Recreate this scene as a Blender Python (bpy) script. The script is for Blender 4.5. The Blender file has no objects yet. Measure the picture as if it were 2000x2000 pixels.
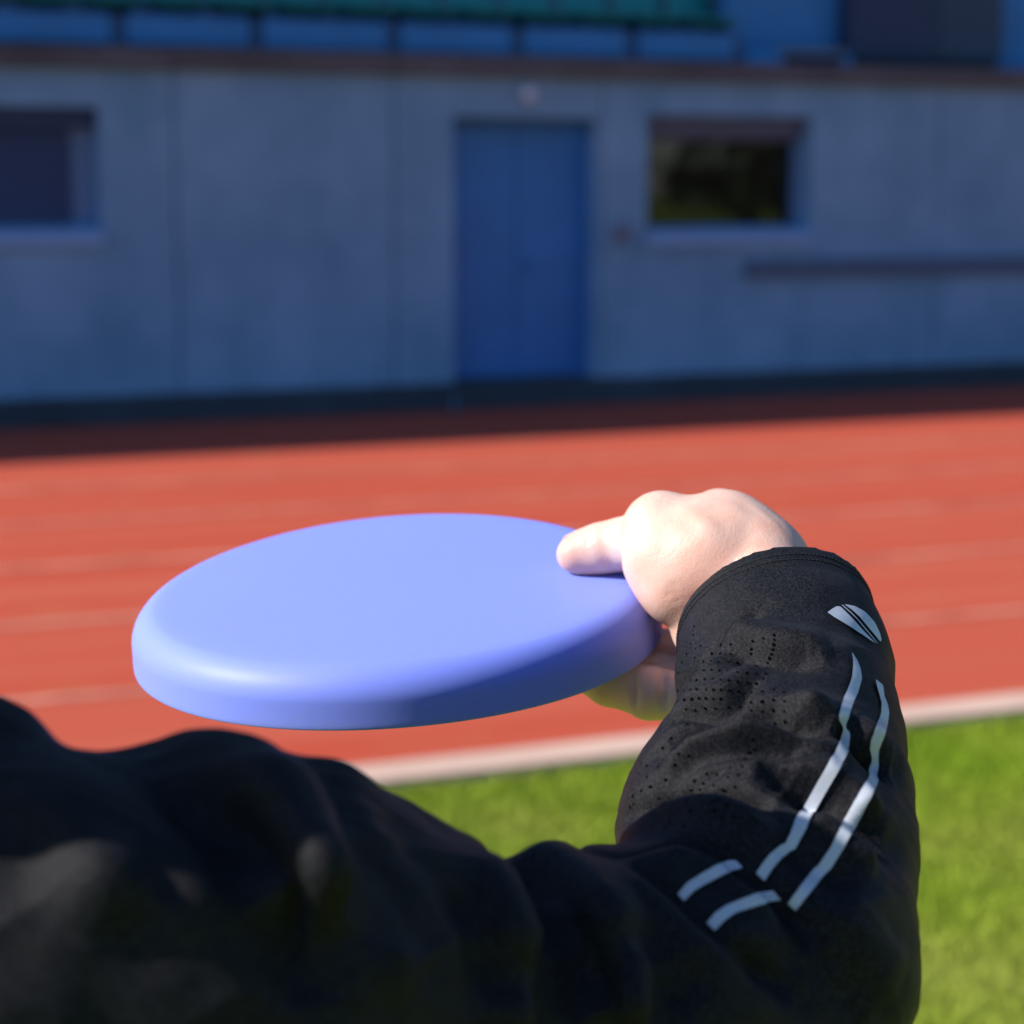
import bpy, bmesh, math, random
import numpy as np
from mathutils import Vector, Matrix, noise as mnoise
from mathutils.bvhtree import BVHTree

random.seed(7)
rng = np.random.default_rng(7)
scn = bpy.context.scene
COL = scn.collection
rad = math.radians

# ------------------------------------------------------------------ camera
F_PX = 3900.0                     # focal length in pixels of the 2000 px photograph
CAM_H = 1.70
PITCH = rad(9.15)                 # looking down
YAW = rad(21.8)                   # to the right of the wall's normal
cam_d = bpy.data.cameras.new('camera')
cam = bpy.data.objects.new('camera', cam_d)
COL.objects.link(cam)
cam.location = (0, 0, CAM_H)
cam.rotation_euler = (math.pi / 2 - PITCH, 0, -YAW)
cam_d.sensor_width = 36.0
cam_d.lens = F_PX / 2000 * 36.0
cam_d.clip_start = 0.02
cam_d.clip_end = 2000
cam_d.dof.use_dof = True
cam_d.dof.focus_distance = 0.895
cam_d.dof.aperture_fstop = 7.4
scn.camera = cam

RT = np.array([math.cos(YAW), -math.sin(YAW), 0])
FH = np.array([math.sin(YAW), math.cos(YAW), 0])
FW = FH * math.cos(PITCH) + np.array([0, 0, -math.sin(PITCH)])
UP = FH * math.sin(PITCH) + np.array([0, 0, math.cos(PITCH)])
C0 = np.array([0, 0, CAM_H])

# ------------------------------------------------------------------ sun and sky
SUN_EL = rad(35)
SUN_RIGHT, SUN_FWD = -0.97, -0.16           # where the sun stands seen from the photographer
sh = RT * SUN_RIGHT + FH * SUN_FWD
sh /= np.linalg.norm(sh)
SUN = sh * math.cos(SUN_EL) + np.array([0, 0, math.sin(SUN_EL)])
world = bpy.data.worlds.new('World')
scn.world = world
world.use_nodes = True
wn = world.node_tree
sky = wn.nodes.new('ShaderNodeTexSky')
sky.sky_type = 'NISHITA'
sky.sun_disc = False
sky.sun_elevation = SUN_EL
sky.sun_rotation = math.atan2(SUN[0], SUN[1])
sky.air_density = 1.0
sky.dust_density = 0.3
sky.ozone_density = 6.0
bg = wn.nodes['Background']
bg.inputs['Strength'].default_value = 0.10
wn.links.new(sky.outputs[0], bg.inputs[0])
sun_d = bpy.data.lights.new('sun', 'SUN')
sun_d.energy = 5.0
sun_d.angle = rad(0.53)
sun_d.color = (1.0, 0.945, 0.87)
sun = bpy.data.objects.new('sun', sun_d)
COL.objects.link(sun)
sun.rotation_euler = Vector(SUN).to_track_quat('Z', 'Y').to_euler()
sun.location = (-10, 4, 12)

scn.view_settings.view_transform = 'Standard'
scn.view_settings.look = 'None'
scn.view_settings.gamma = 1
scn.view_settings.use_curve_mapping = False
scn.view_settings.exposure = 0.45

# ------------------------------------------------------------------ measuring helpers
def cam_to_world(p):
    """(right, down, forward) metres from the photographer's eye -> world"""
    p = np.asarray(p, float)
    return C0 + p[..., 0:1] * RT - p[..., 1:2] * UP + p[..., 2:3] * FW

def px(u, v, d):
    return np.array([(u - 1000) / F_PX * d, (v - 1000) / F_PX * d, d])

def ray(u, v):
    r = RT * (u - 1000) / F_PX - UP * (v - 1000) / F_PX + FW
    return r / np.linalg.norm(r)

def on_ground(u, v, z=0.0):
    r = ray(u, v)
    return C0 + r * ((z - C0[2]) / r[2])

def on_plane(u, v, Y):
    r = ray(u, v)
    return C0 + r * (Y / r[1])

# ------------------------------------------------------------------ object helpers
def finish(o, kind=None, label=None, cat=None, group=None):
    if kind: o['kind'] = kind
    if label: o['label'] = label
    if cat: o['category'] = cat
    if group: o['group'] = group
    return o

def link_mesh(name, verts, faces, mat=None, parent=None, smooth=False, **kw):
    me = bpy.data.meshes.new(name)
    if isinstance(verts, np.ndarray):
        verts = verts.tolist()
    if isinstance(faces, np.ndarray):
        faces = faces.tolist()
    me.from_pydata(verts, [], faces)
    if mat: me.materials.append(mat)
    if smooth:
        me.polygons.foreach_set('use_smooth', [True] * len(me.polygons))
    me.update()
    o = bpy.data.objects.new(name, me)
    COL.objects.link(o)
    if parent is not None:
        o.parent = parent
    return finish(o, **kw)

def empty(name, loc, **kw):
    o = bpy.data.objects.new(name, None)
    o.empty_display_size = 0.1
    o.location = loc
    COL.objects.link(o)
    return finish(o, **kw)

class MB:
    """collects boxes / tubes / discs for ONE mesh object"""
    def __init__(s):
        s.v, s.f = [], []
    def add(s, verts, faces):
        n = len(s.v)
        s.v += [tuple(map(float, p)) for p in verts]
        s.f += [tuple(n + i for i in f) for f in faces]
        return s
    def box(s, x0, x1, y0, y1, z0, z1, bev=0.0):
        b = min(bev, (x1 - x0) / 2.1, (y1 - y0) / 2.1, (z1 - z0) / 2.1)
        if b <= 0:
            vs = [(x, y, z) for x in (x0, x1) for y in (y0, y1) for z in (z0, z1)]
            return s.add(vs, [(0, 1, 3, 2), (4, 6, 7, 5), (0, 4, 5, 1), (2, 3, 7, 6), (0, 2, 6, 4), (1, 5, 7, 3)])
        bm = bmesh.new()
        bmesh.ops.create_cube(bm, size=1)
        for v in bm.verts:
            v.co = Vector(((x0 + x1) / 2 + v.co.x * (x1 - x0), (y0 + y1) / 2 + v.co.y * (y1 - y0), (z0 + z1) / 2 + v.co.z * (z1 - z0)))
        bmesh.ops.bevel(bm, geom=bm.edges[:], offset=b, segments=2, affect='EDGES', profile=0.6)
        bm.verts.index_update()
        s.add([v.co for v in bm.verts], [[v.index for v in f.verts] for f in bm.faces])
        bm.free()
        return s
    def tube(s, pts, r, n=8, caps=True):
        pts = [Vector(p) for p in pts]
        rs = r if isinstance(r, (list, tuple)) else [r] * len(pts)
        base = len(s.v)
        ref = None
        for i, p in enumerate(pts):
            t = (pts[min(i + 1, len(pts) - 1)] - pts[max(i - 1, 0)]).normalized()
            if ref is None:
                ref = t.orthogonal()
            ref = (ref - t * ref.dot(t)).normalized()
            b = t.cross(ref)
            for k in range(n):
                a = 2 * math.pi * k / n
                s.v.append(tuple(p + (ref * math.cos(a) + b * math.sin(a)) * rs[i]))
        for i in range(len(pts) - 1):
            for k in range(n):
                a, b2 = base + i * n + k, base + i * n + (k + 1) % n
                s.f.append((a, b2, b2 + n, a + n))
        if caps:
            s.f.append(tuple(base + k for k in range(n))[::-1])
            s.f.append(tuple(base + (len(pts) - 1) * n + k for k in range(n)))
        return s
    def lathe(s, prof, c, ax=(0, 0, 1), n=24):
        ax = Vector(ax).normalized()
        e1 = ax.orthogonal().normalized(); e2 = ax.cross(e1)
        base = len(s.v)
        for r, z in prof:
            for k in range(n):
                a = 2 * math.pi * k / n
                s.v.append(tuple(Vector(c) + ax * z + (e1 * math.cos(a) + e2 * math.sin(a)) * r))
        for i in range(len(prof) - 1):
            for k in range(n):
                a, b2 = base + i * n + k, base + i * n + (k + 1) % n
                s.f.append((a, b2, b2 + n, a + n))
        return s
    def build(s, name, mat=None, parent=None, smooth=False, off=(0, 0, 0), **kw):
        vs = [(x - off[0], y - off[1], z - off[2]) for x, y, z in s.v]
        return link_mesh(name, vs, s.f, mat, parent, smooth, **kw)

def holed_slab(mb, xs, zs, y0, y1, holes):
    """a slab in the XZ plane (front y0, back y1), on grid lines xs, zs, with cells in `holes` left out; one closed surface"""
    nx, nz = len(xs) - 1, len(zs) - 1
    solid = lambda i, k: 0 <= i < nx and 0 <= k < nz and (i, k) not in holes
    vid = {}
    vs, fs = [], []
    def V(i, k, b):
        if (i, k, b) not in vid:
            vid[(i, k, b)] = len(vs)
            vs.append((xs[i], y1 if b else y0, zs[k]))
        return vid[(i, k, b)]
    for i in range(nx):
        for k in range(nz):
            if not solid(i, k): continue
            fs.append((V(i, k, 0), V(i + 1, k, 0), V(i + 1, k + 1, 0), V(i, k + 1, 0)))
            fs.append((V(i, k, 1), V(i, k + 1, 1), V(i + 1, k + 1, 1), V(i + 1, k, 1)))
            if not solid(i - 1, k): fs.append((V(i, k, 0), V(i, k + 1, 0), V(i, k + 1, 1), V(i, k, 1)))
            if not solid(i + 1, k): fs.append((V(i + 1, k, 0), V(i + 1, k, 1), V(i + 1, k + 1, 1), V(i + 1, k + 1, 0)))
            if not solid(i, k - 1): fs.append((V(i, k, 0), V(i, k, 1), V(i + 1, k, 1), V(i + 1, k, 0)))
            if not solid(i, k + 1): fs.append((V(i, k + 1, 0), V(i + 1, k + 1, 0), V(i + 1, k + 1, 1), V(i, k + 1, 1)))
    mb.add(vs, fs)

# ------------------------------------------------------------------ materials
def mat(name, col, rough=0.7, vary=0.0, scale=5.0, stretch=(1, 1, 1), bump=0.0, bump_scale=60.0, spec=0.5, metal=0.0,
        col2=None, detail=6, sheen=0.0, sss=0.0, sss_r=(1, .3, .15), coat=0.0, contrast=(0.3, 0.7)):
    m = bpy.data.materials.new(name)
    m.use_nodes = True
    nt = m.node_tree
    b = nt.nodes['Principled BSDF']
    b.inputs['Base Color'].default_value = (*col, 1)
    b.inputs['Roughness'].default_value = rough
    b.inputs['Specular IOR Level'].default_value = spec
    b.inputs['Metallic'].default_value = metal
    if sheen:
        b.inputs['Sheen Weight'].default_value = sheen
        b.inputs['Sheen Roughness'].default_value = 0.45
    if sss:
        b.inputs['Subsurface Weight'].default_value = sss
        b.inputs['Subsurface Radius'].default_value = sss_r
        b.inputs['Subsurface Scale'].default_value = 0.006
    if coat:
        b.inputs['Coat Weight'].default_value = coat
    tc = nt.nodes.new('ShaderNodeTexCoord')
    mp = nt.nodes.new('ShaderNodeMapping')
    mp.inputs['Scale'].default_value = stretch
    nt.links.new(tc.outputs['Object'], mp.inputs[0])
    if vary or col2:
        nz = nt.nodes.new('ShaderNodeTexNoise')
        nz.inputs['Scale'].default_value = scale
        nz.inputs['Detail'].default_value = detail
        nz.inputs['Roughness'].default_value = 0.6
        nt.links.new(mp.outputs[0], nz.inputs[0])
        cr = nt.nodes.new('ShaderNodeValToRGB')
        cr.color_ramp.elements[0].position = contrast[0]
        cr.color_ramp.elements[1].position = contrast[1]
        c2 = col2 or tuple(min(1, c * (1 + vary)) for c in col)
        c1 = col if col2 else tuple(c * (1 - vary) for c in col)
        cr.color_ramp.elements[0].color = (*c1, 1)
        cr.color_ramp.elements[1].color = (*c2, 1)
        nt.links.new(nz.outputs[0], cr.inputs[0])
        nt.links.new(cr.outputs[0], b.inputs['Base Color'])
    if bump:
        n2 = nt.nodes.new('ShaderNodeTexNoise')
        n2.inputs['Scale'].default_value = bump_scale
        n2.inputs['Detail'].default_value = 4
        nt.links.new(mp.outputs[0], n2.inputs[0])
        bp = nt.nodes.new('ShaderNodeBump')
        bp.inputs['Strength'].default_value = bump
        bp.inputs['Distance'].default_value = 0.5 / bump_scale
        nt.links.new(n2.outputs[0], bp.inputs['Height'])
        nt.links.new(bp.outputs[0], b.inputs['Normal'])
    return m

M = {}
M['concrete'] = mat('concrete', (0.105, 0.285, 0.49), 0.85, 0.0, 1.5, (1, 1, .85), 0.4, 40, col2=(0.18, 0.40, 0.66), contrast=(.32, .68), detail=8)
M['concrete_dark'] = mat('concrete_plinth', (0.03, 0.06, 0.09), 0.85, 0.25, 1.5, (1, 1, 1), 0.4, 40)
M['ledge'] = mat('weathered_ledge', (0.085, 0.10, 0.13), 0.9, 0.3, 1.2, (1, 1, 1), 0.4, 30)
M['tier'] = mat('tier_concrete', (0.14, 0.19, 0.28), 0.85, 0.15, 1.0)
M['blue_panel'] = mat('blue_painted_panel', (0.020, 0.20, 0.56), 0.6, 0.12, 2.0)
M['blue_door'] = mat('blue_painted_steel', (0.020, 0.20, 0.58), 0.5, 0.1, 2.0)
M['dark_metal'] = mat('dark_painted_metal', (0.010, 0.045, 0.12), 0.5, 0.1, 4)
M['navy'] = mat('navy_cabinet_paint', (0.008, 0.035, 0.11), 0.6, 0.1, 3)
M['frame'] = mat('pale_window_frame', (0.10, 0.24, 0.45), 0.5)
M['sill'] = mat('pale_stone_sill', (0.17, 0.40, 0.74), 0.6, 0.06, 6)
M['shutter'] = mat('grey_violet_shutter', (0.075, 0.12, 0.22), 0.6, 0.06, 4)
M['shutter_dark'] = mat('dark_blue_shutter', (0.012, 0.055, 0.16), 0.6, 0.06, 4)
M['interior'] = mat('dark_room', (0.02, 0.02, 0.02), 0.9)
M['glass'] = mat('window_glass', (0.008, 0.009, 0.008), 0.03, spec=0.6)
M['lamp_white'] = mat('white_lamp_cover', (0.55, 0.72, 0.92), 0.35)
M['seat'] = mat('green_plastic_seat', (0.003, 0.24, 0.29), 0.45, 0.1, 3)
M['post'] = mat('blue_grey_post', (0.016, 0.09, 0.25), 0.6)
M['duct'] = mat('grey_blue_duct', (0.05, 0.12, 0.24), 0.6, 0.1, 3)
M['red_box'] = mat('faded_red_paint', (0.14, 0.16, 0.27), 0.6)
M['tan_box'] = mat('tan_case', (0.22, 0.20, 0.17), 0.7, 0.1, 3)
M['white_paint'] = mat('white_line_paint', (0.52, 0.23, 0.17), 0.8, 0.35, 3.0, (1, 1, 1), contrast=(0.35, 0.6))
M['kerb'] = mat('worn_kerb', (0.60, 0.41, 0.33), 0.8, 0.12, 3.0)
M['shade_roof'] = mat('shade_roof_sheet', (0.3, 0.32, 0.35), 0.6, 0.1, 1)
M['bark'] = mat('bark', (0.09, 0.065, 0.045), 0.9, 0.3, 5)
M['leaf'] = mat('tree_leaves', (0.05, 0.075, 0.02), 0.7, 0.4, 0.4)
M['stripe'] = mat('reflective_stripe_print', (0.52, 0.56, 0.64), 0.38, 0.05, 260, spec=0.6)
M['thread'] = mat('black_thread', (0.02, 0.02, 0.022), 0.8)
M['hole'] = mat('perforation_shadow', (0.0015, 0.0015, 0.002), 1.0, spec=0.0)
M['trousers'] = mat('black_trousers', (0.02, 0.02, 0.024), 0.8, 0.1, 30, bump=0.3, bump_scale=300)
M['shoe'] = mat('dark_grey_shoe', (0.05, 0.05, 0.055), 0.6)
M['sole'] = mat('pale_rubber_sole', (0.5, 0.5, 0.48), 0.7)
M['hair'] = mat('dark_brown_hair', (0.035, 0.022, 0.014), 0.6, 0.4, 40, (1, 1, .2), 0.8, 120)
M['eye'] = mat('eye_white', (0.7, 0.68, 0.65), 0.2)
M['iris'] = mat('brown_iris', (0.05, 0.03, 0.015), 0.2)
M['lips'] = mat('lip_skin', (0.5, 0.24, 0.2), 0.5)
M['nail'] = mat('nail', (0.78, 0.56, 0.50), 0.3, spec=0.6)

def track_material():
    m = mat('red_track_rubber', (0.40, 0.066, 0.042), 0.9, 0.0, bump=0.5, bump_scale=260, spec=0.3)
    nt = m.node_tree
    b = nt.nodes['Principled BSDF']
    tc = nt.nodes.new('ShaderNodeTexCoord')
    mp = nt.nodes.new('ShaderNodeMapping'); mp.inputs['Scale'].default_value = (0.05, 1.3, 1)
    nt.links.new(tc.outputs['Object'], mp.inputs[0])
    n1 = nt.nodes.new('ShaderNodeTexNoise'); n1.inputs['Scale'].default_value = 2.2; n1.inputs['Detail'].default_value = 5
    nt.links.new(mp.outputs[0], n1.inputs[0])
    cr = nt.nodes.new('ShaderNodeValToRGB')
    cr.color_ramp.elements[0].position = 0.33; cr.color_ramp.elements[0].color = (0.46, 0.060, 0.028, 1)
    cr.color_ramp.elements[1].position = 0.68; cr.color_ramp.elements[1].color = (0.49, 0.095, 0.053, 1)
    nt.links.new(n1.outputs[0], cr.inputs[0])
    n2 = nt.nodes.new('ShaderNodeTexNoise'); n2.inputs['Scale'].default_value = 2.6; n2.inputs['Detail'].default_value = 3
    mp2 = nt.nodes.new('ShaderNodeMapping'); mp2.inputs['Scale'].default_value = (0.8, 1.5, 1)
    nt.links.new(tc.outputs['Object'], mp2.inputs[0]); nt.links.new(mp2.outputs[0], n2.inputs[0])
    c2 = nt.nodes.new('ShaderNodeValToRGB')
    c2.color_ramp.elements[0].position = 0.60; c2.color_ramp.elements[0].color = (0, 0, 0, 1)
    c2.color_ramp.elements[1].position = 0.74; c2.color_ramp.elements[1].color = (0.55, 0.55, 0.55, 1)
    nt.links.new(n2.outputs[0], c2.inputs[0])
    mx = nt.nodes.new('ShaderNodeMix'); mx.data_type = 'RGBA'
    nt.links.new(c2.outputs[0], mx.inputs[0]); nt.links.new(cr.outputs[0], mx.inputs[6])
    mx.inputs[7].default_value = (0.42, 0.145, 0.062, 1)
    nt.links.new(mx.outputs[2], b.inputs['Base Color'])
    return m
M['track'] = track_material()

def grass_material(name, a, b_, c):
    m = mat(name, a, 0.75, spec=0.2)
    nt = m.node_tree
    b = nt.nodes['Principled BSDF']
    tc = nt.nodes.new('ShaderNodeNewGeometry')
    n1 = nt.nodes.new('ShaderNodeTexNoise'); n1.inputs['Scale'].default_value = 1.3; n1.inputs['Detail'].default_value = 2
    nt.links.new(tc.outputs['Position'], n1.inputs[0])
    cr = nt.nodes.new('ShaderNodeValToRGB')
    e = cr.color_ramp.elements
    e[0].position = 0.32; e[0].color = (*a, 1)
    e[1].position = 0.68; e[1].color = (*c, 1)
    k = cr.color_ramp.elements.new(0.5); k.color = (*b_, 1)
    nt.links.new(n1.outputs[0], cr.inputs[0]); nt.links.new(cr.outputs[0], b.inputs['Base Color'])
    return m
M['turf'] = grass_material('turf_soil', (0.15, 0.23, 0.014), (0.20, 0.27, 0.025), (0.26, 0.29, 0.05))
M['blade'] = grass_material('grass_blades', (0.20, 0.315, 0.013), (0.255, 0.345, 0.026), (0.32, 0.375, 0.050))

def skin_material():
    m = mat('skin', (0.80, 0.56, 0.46), 0.48, 0.0, sss=0.35, sss_r=(1.0, 0.35, 0.2), spec=0.4)
    nt = m.node_tree
    b = nt.nodes['Principled BSDF']
    tc = nt.nodes.new('ShaderNodeTexCoord')
    n1 = nt.nodes.new('ShaderNodeTexNoise'); n1.inputs['Scale'].default_value = 45; n1.inputs['Detail'].default_value = 5
    nt.links.new(tc.outputs['Object'], n1.inputs[0])
    cr = nt.nodes.new('ShaderNodeValToRGB')
    cr.color_ramp.elements[0].position = 0.35; cr.color_ramp.elements[0].color = (0.76, 0.435, 0.335, 1)
    cr.color_ramp.elements[1].position = 0.65; cr.color_ramp.elements[1].color = (0.80, 0.545, 0.45, 1)
    nt.links.new(n1.outputs[0], cr.inputs[0]); nt.links.new(cr.outputs[0], b.inputs['Base Color'])
    vo = nt.nodes.new('ShaderNodeTexVoronoi'); vo.inputs['Scale'].default_value = 900
    n3 = nt.nodes.new('ShaderNodeTexNoise'); n3.inputs['Scale'].default_value = 260; n3.inputs['Detail'].default_value = 5
    nt.links.new(tc.outputs['Object'], vo.inputs[0]); nt.links.new(tc.outputs['Object'], n3.inputs[0])
    ad = nt.nodes.new('ShaderNodeMath'); ad.operation = 'ADD'
    nt.links.new(vo.outputs[0], ad.inputs[0]); nt.links.new(n3.outputs[0], ad.inputs[1])
    bp = nt.nodes.new('ShaderNodeBump'); bp.inputs['Strength'].default_value = 0.22; bp.inputs['Distance'].default_value = 0.0005
    nt.links.new(ad.outputs[0], bp.inputs['Height']); nt.links.new(bp.outputs[0], b.inputs['Normal'])
    return m
M['skin'] = skin_material()

def fabric_material(name, lo, hi):
    m = mat(name, lo, 0.55, sheen=0.015, spec=0.14)
    nt = m.node_tree
    b = nt.nodes['Principled BSDF']
    b.inputs['Sheen Tint'].default_value = (0.8, 0.85, 1, 1)
    tc = nt.nodes.new('ShaderNodeTexCoord')
    vo = nt.nodes.new('ShaderNodeTexVoronoi'); vo.inputs['Scale'].default_value = 2400
    nt.links.new(tc.outputs['Object'], vo.inputs[0])
    n1 = nt.nodes.new('ShaderNodeTexNoise'); n1.inputs['Scale'].default_value = 900; n1.inputs['Detail'].default_value = 3
    nt.links.new(tc.outputs['Object'], n1.inputs[0])
    cr = nt.nodes.new('ShaderNodeValToRGB')
    cr.color_ramp.elements[0].position = 0.40; cr.color_ramp.elements[0].color = (*lo, 1)
    cr.color_ramp.elements[1].position = 0.64; cr.color_ramp.elements[1].color = (*hi, 1)
    nt.links.new(n1.outputs[0], cr.inputs[0]); nt.links.new(cr.outputs[0], b.inputs['Base Color'])
    bp = nt.nodes.new('ShaderNodeBump'); bp.inputs['Strength'].default_value = 0.42; bp.inputs['Distance'].default_value = 0.0005
    nt.links.new(vo.outputs[0], bp.inputs['Height']); nt.links.new(bp.outputs[0], b.inputs['Normal'])
    return m
M['fabric'] = fabric_material('black_sports_knit', (0.0040, 0.0040, 0.0056), (0.0190, 0.0190, 0.0235))

def disc_material():
    m = mat('blue_disc_plastic', (0.235, 0.305, 0.95), 0.5, spec=0.32, sss=0.3, sss_r=(.15, .22, 1.0))
    m.node_tree.nodes['Principled BSDF'].inputs['Subsurface Scale'].default_value = 0.012
    nt = m.node_tree
    b = nt.nodes['Principled BSDF']
    tc = nt.nodes.new('ShaderNodeTexCoord')
    n1 = nt.nodes.new('ShaderNodeTexNoise'); n1.inputs['Scale'].default_value = 700; n1.inputs['Detail'].default_value = 2
    nt.links.new(tc.outputs['Object'], n1.inputs[0])
    bp = nt.nodes.new('ShaderNodeBump'); bp.inputs['Strength'].default_value = 0.08; bp.inputs['Distance'].default_value = 0.0004
    nt.links.new(n1.outputs[0], bp.inputs['Height']); nt.links.new(bp.outputs[0], b.inputs['Normal'])
    n2 = nt.nodes.new('ShaderNodeTexNoise'); n2.inputs['Scale'].default_value = 9; n2.inputs['Detail'].default_value = 5
    nt.links.new(tc.outputs['Object'], n2.inputs[0])
    mr = nt.nodes.new('ShaderNodeMapRange'); mr.inputs[3].default_value = 0.47; mr.inputs[4].default_value = 0.56
    nt.links.new(n2.outputs[0], mr.inputs[0]); nt.links.new(mr.outputs[0], b.inputs['Roughness'])
    return m
M['disc'] = disc_material()

# ------------------------------------------------------------------ ground, track, kerb, grass
WALL_Y = float(on_ground(1000, 797)[1])
KERB_Y = float(on_ground(1000, 1478)[1])
KERB_Y0 = float(on_ground(1000, 1515)[1])
SHADOW_Y = float(on_ground(1000, 857)[1])
G = 500
link_mesh('grass_field', [(-G, -G, -0.008), (G, -G, -0.008), (G, G, -0.008), (-G, G, -0.008)], [(0, 1, 2, 3)], M['turf'], kind='structure')
link_mesh('running_track', [(-90, KERB_Y, 0), (90, KERB_Y, 0), (90, WALL_Y + 0.05, 0), (-90, WALL_Y + 0.05, 0)], [(0, 1, 2, 3)], M['track'], kind='structure')
MB().box(-90, 90, KERB_Y0, KERB_Y, -0.03, 0.03, 0.01).build('track_kerb', M['kerb'], kind='structure')
LANE = 1.22
y = KERB_Y + LANE
while y < WALL_Y - 0.3:
    link_mesh('lane_line', [(-90, y - .025, .004), (90, y - .025, .004), (90, y + .025, .004), (-90, y + .025, .004)], [(0, 1, 2, 3)], M['white_paint'], kind='structure')
    y += LANE

def grass_blades():
    corners = [on_ground(u, v) for u, v in ((450, 1560), (2150, 1390), (2150, 2080), (450, 2080))]
    x0 = min(c[0] for c in corners); x1 = max(c[0] for c in corners)
    y0 = min(c[1] for c in corners); y1 = KERB_Y0 - 0.005
    n = 70000
    p = np.stack([rng.uniform(x0, x1, n), rng.uniform(y0, y1, n), np.full(n, -0.008)], 1)
    clump = np.array([mnoise.noise(Vector((a * 3.1, b * 3.1, 4.2))) for a, b in p[:, :2]])
    hgt = 0.028 * (1 + 0.55 * clump) * rng.uniform(0.55, 1.35, n)
    ang = rng.uniform(0, 2 * np.pi, n)
    lean = rng.uniform(0.1, 0.9, n) * hgt
    la = rng.uniform(0, 2 * np.pi, n)
    w = rng.uniform(0.0016, 0.0034, n)
    side = np.stack([np.cos(ang) * w, np.sin(ang) * w, np.zeros(n)], 1)
    mid = p + np.stack([np.cos(la) * lean * .35, np.sin(la) * lean * .35, hgt * .6], 1)
    tip = p + np.stack([np.cos(la) * lean, np.sin(la) * lean, hgt], 1)
    V = np.stack([p - side, p + side, mid - side * .7, mid + side * .7, tip], 1).reshape(-1, 3)
    k = np.arange(n)[:, None] * 5
    faces = (k + np.array([[0, 1, 3, 2]])).tolist() + (k + np.array([[2, 3, 4]])).tolist()
    link_mesh('grass', V, faces, M['blade'], kind='stuff', label='short sunlit green turf grass beside the track kerb')
grass_blades()

# ------------------------------------------------------------------ grandstand
def wx(u, v=450): return float(on_plane(u, v, WALL_Y)[0])
def wz(v, u=1000): return float(on_plane(u, v, WALL_Y)[2])
stand = empty('grandstand', (wx(1000), WALL_Y, 0), label='concrete grandstand front with blue door, windows and seating deck above', cat='grandstand')
SO = (wx(1000), WALL_Y, 0)
Z_PL = wz(743)                    # top of the plinth
Z_LB, Z_LT = wz(149), wz(112)     # ledge bottom / top
WD = 0.28                         # wall thickness
X_L, X_R = -34.0, 46.0
# openings (x0, x1, z0, z1)
DOOR = (wx(886), wx(1165), Z_PL, wz(229, 1020))
WINR = (wx(1262), wx(1582), wz(478, 1420), wz(226, 1420))
ww = WINR[1] - WINR[0]
WINL = (wx(200) - ww, wx(200), wz(481, 100), wz(208, 100))
joints = [wx(345), wx(770), wx(1168) + .03, wx(1829)]
step = 1.9
left = [joints[0] - 3.3 - step * i for i in range(14)]
left = [x for x in left if x > X_L]
right = [joints[-1] + step * (i + 1) for i in range(22)]
right = [x for x in right if x < X_R]
edges = sorted([X_L] + left + joints + right + [X_R])
GAP = 0.014
for a, b in zip(edges[:-1], edges[1:]):
    xs, zs, holes = [a + GAP / 2, b - GAP / 2], [Z_PL, Z_LB], set()
    for op in (DOOR, WINR, WINL):
        if op[0] > a - 0.01 and op[1] < b + 0.03:
            ox0, ox1 = op[0], min(op[1], b - GAP / 2 - 0.01)
            xs = sorted(set(xs + [ox0, ox1])); zs = sorted(set([Z_PL, Z_LB, op[2], op[3]]))
            holes = {(xs.index(ox0), zs.index(op[2]))}
    mb = MB()
    holed_slab(mb, xs, zs, WALL_Y + rng.uniform(-.004, .004), WALL_Y + WD, holes)
    mb.build('wall_panel', M['concrete'], stand, off=SO)
MB().box(X_L, X_R, WALL_Y + WD + .004, WALL_Y + WD + .2, 0, Z_LB - .01).build('backing_wall', M['concrete_dark'], stand, off=SO)
MB().box(X_L, X_R, WALL_Y - .035, WALL_Y + WD - .003, 0.0, Z_PL - .002, .008).build('plinth', M['concrete_dark'], stand, off=SO)
# ledge slabs
xe = edges[::2] + [edges[-1]]
for a, b in zip(edges[:-1], edges[1:]):
    MB().box(a + .004, b - .004, WALL_Y - .10 + rng.uniform(-.006, .006), WALL_Y + 1.0, Z_LB + .002, Z_LT + rng.uniform(-.008, .008), .012).build('ledge_slab', M['ledge'], stand, off=SO)
# door
dw = empty('door', (0, 0, 0)); dw.parent = stand
bpy.data.objects.remove(dw)
DY = WALL_Y + 0.21
dm = (DOOR[0] + DOOR[1]) / 2
fr = MB()
dz0, dz1 = DOOR[2] + .004, DOOR[3] - .004
fr.box(DOOR[0] + .003, DOOR[0] + .05, DY - .03, DY + .04, dz0, dz1, .004)
fr.box(DOOR[1] - .05, DOOR[1] - .003, DY - .03, DY + .04, dz0, dz1, .004)
fr.box(DOOR[0] + .052, DOOR[1] - .052, DY - .03, DY + .04, dz1 - .05, dz1, .004)
fr.build('door_frame', M['blue_door'], stand, off=SO)
for s in (0, 1):
    a, b = (DOOR[0] + .054, dm - .004) if s == 0 else (dm + .004, DOOR[1] - .054)
    leaf = MB().box(a, b, DY, DY + .035, dz0 + .006, dz1 - .054, .004)
    o = leaf.build('door_leaf', M['blue_door'], stand, off=SO)
    mb = MB()
    hx = dm + (.06 if s else -.06)
    if s == 1:
        mb.tube([(hx, DY - .0, 1.12), (hx, DY - .05, 1.12), (hx + .11, DY - .05, 1.12)], .010, 8)
        mb.box(hx - .02, hx + .02, DY - .008, DY - .001, 1.02, 1.2, .003)
        mb.build('door_handle', M['blue_panel'], o, off=SO)
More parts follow.
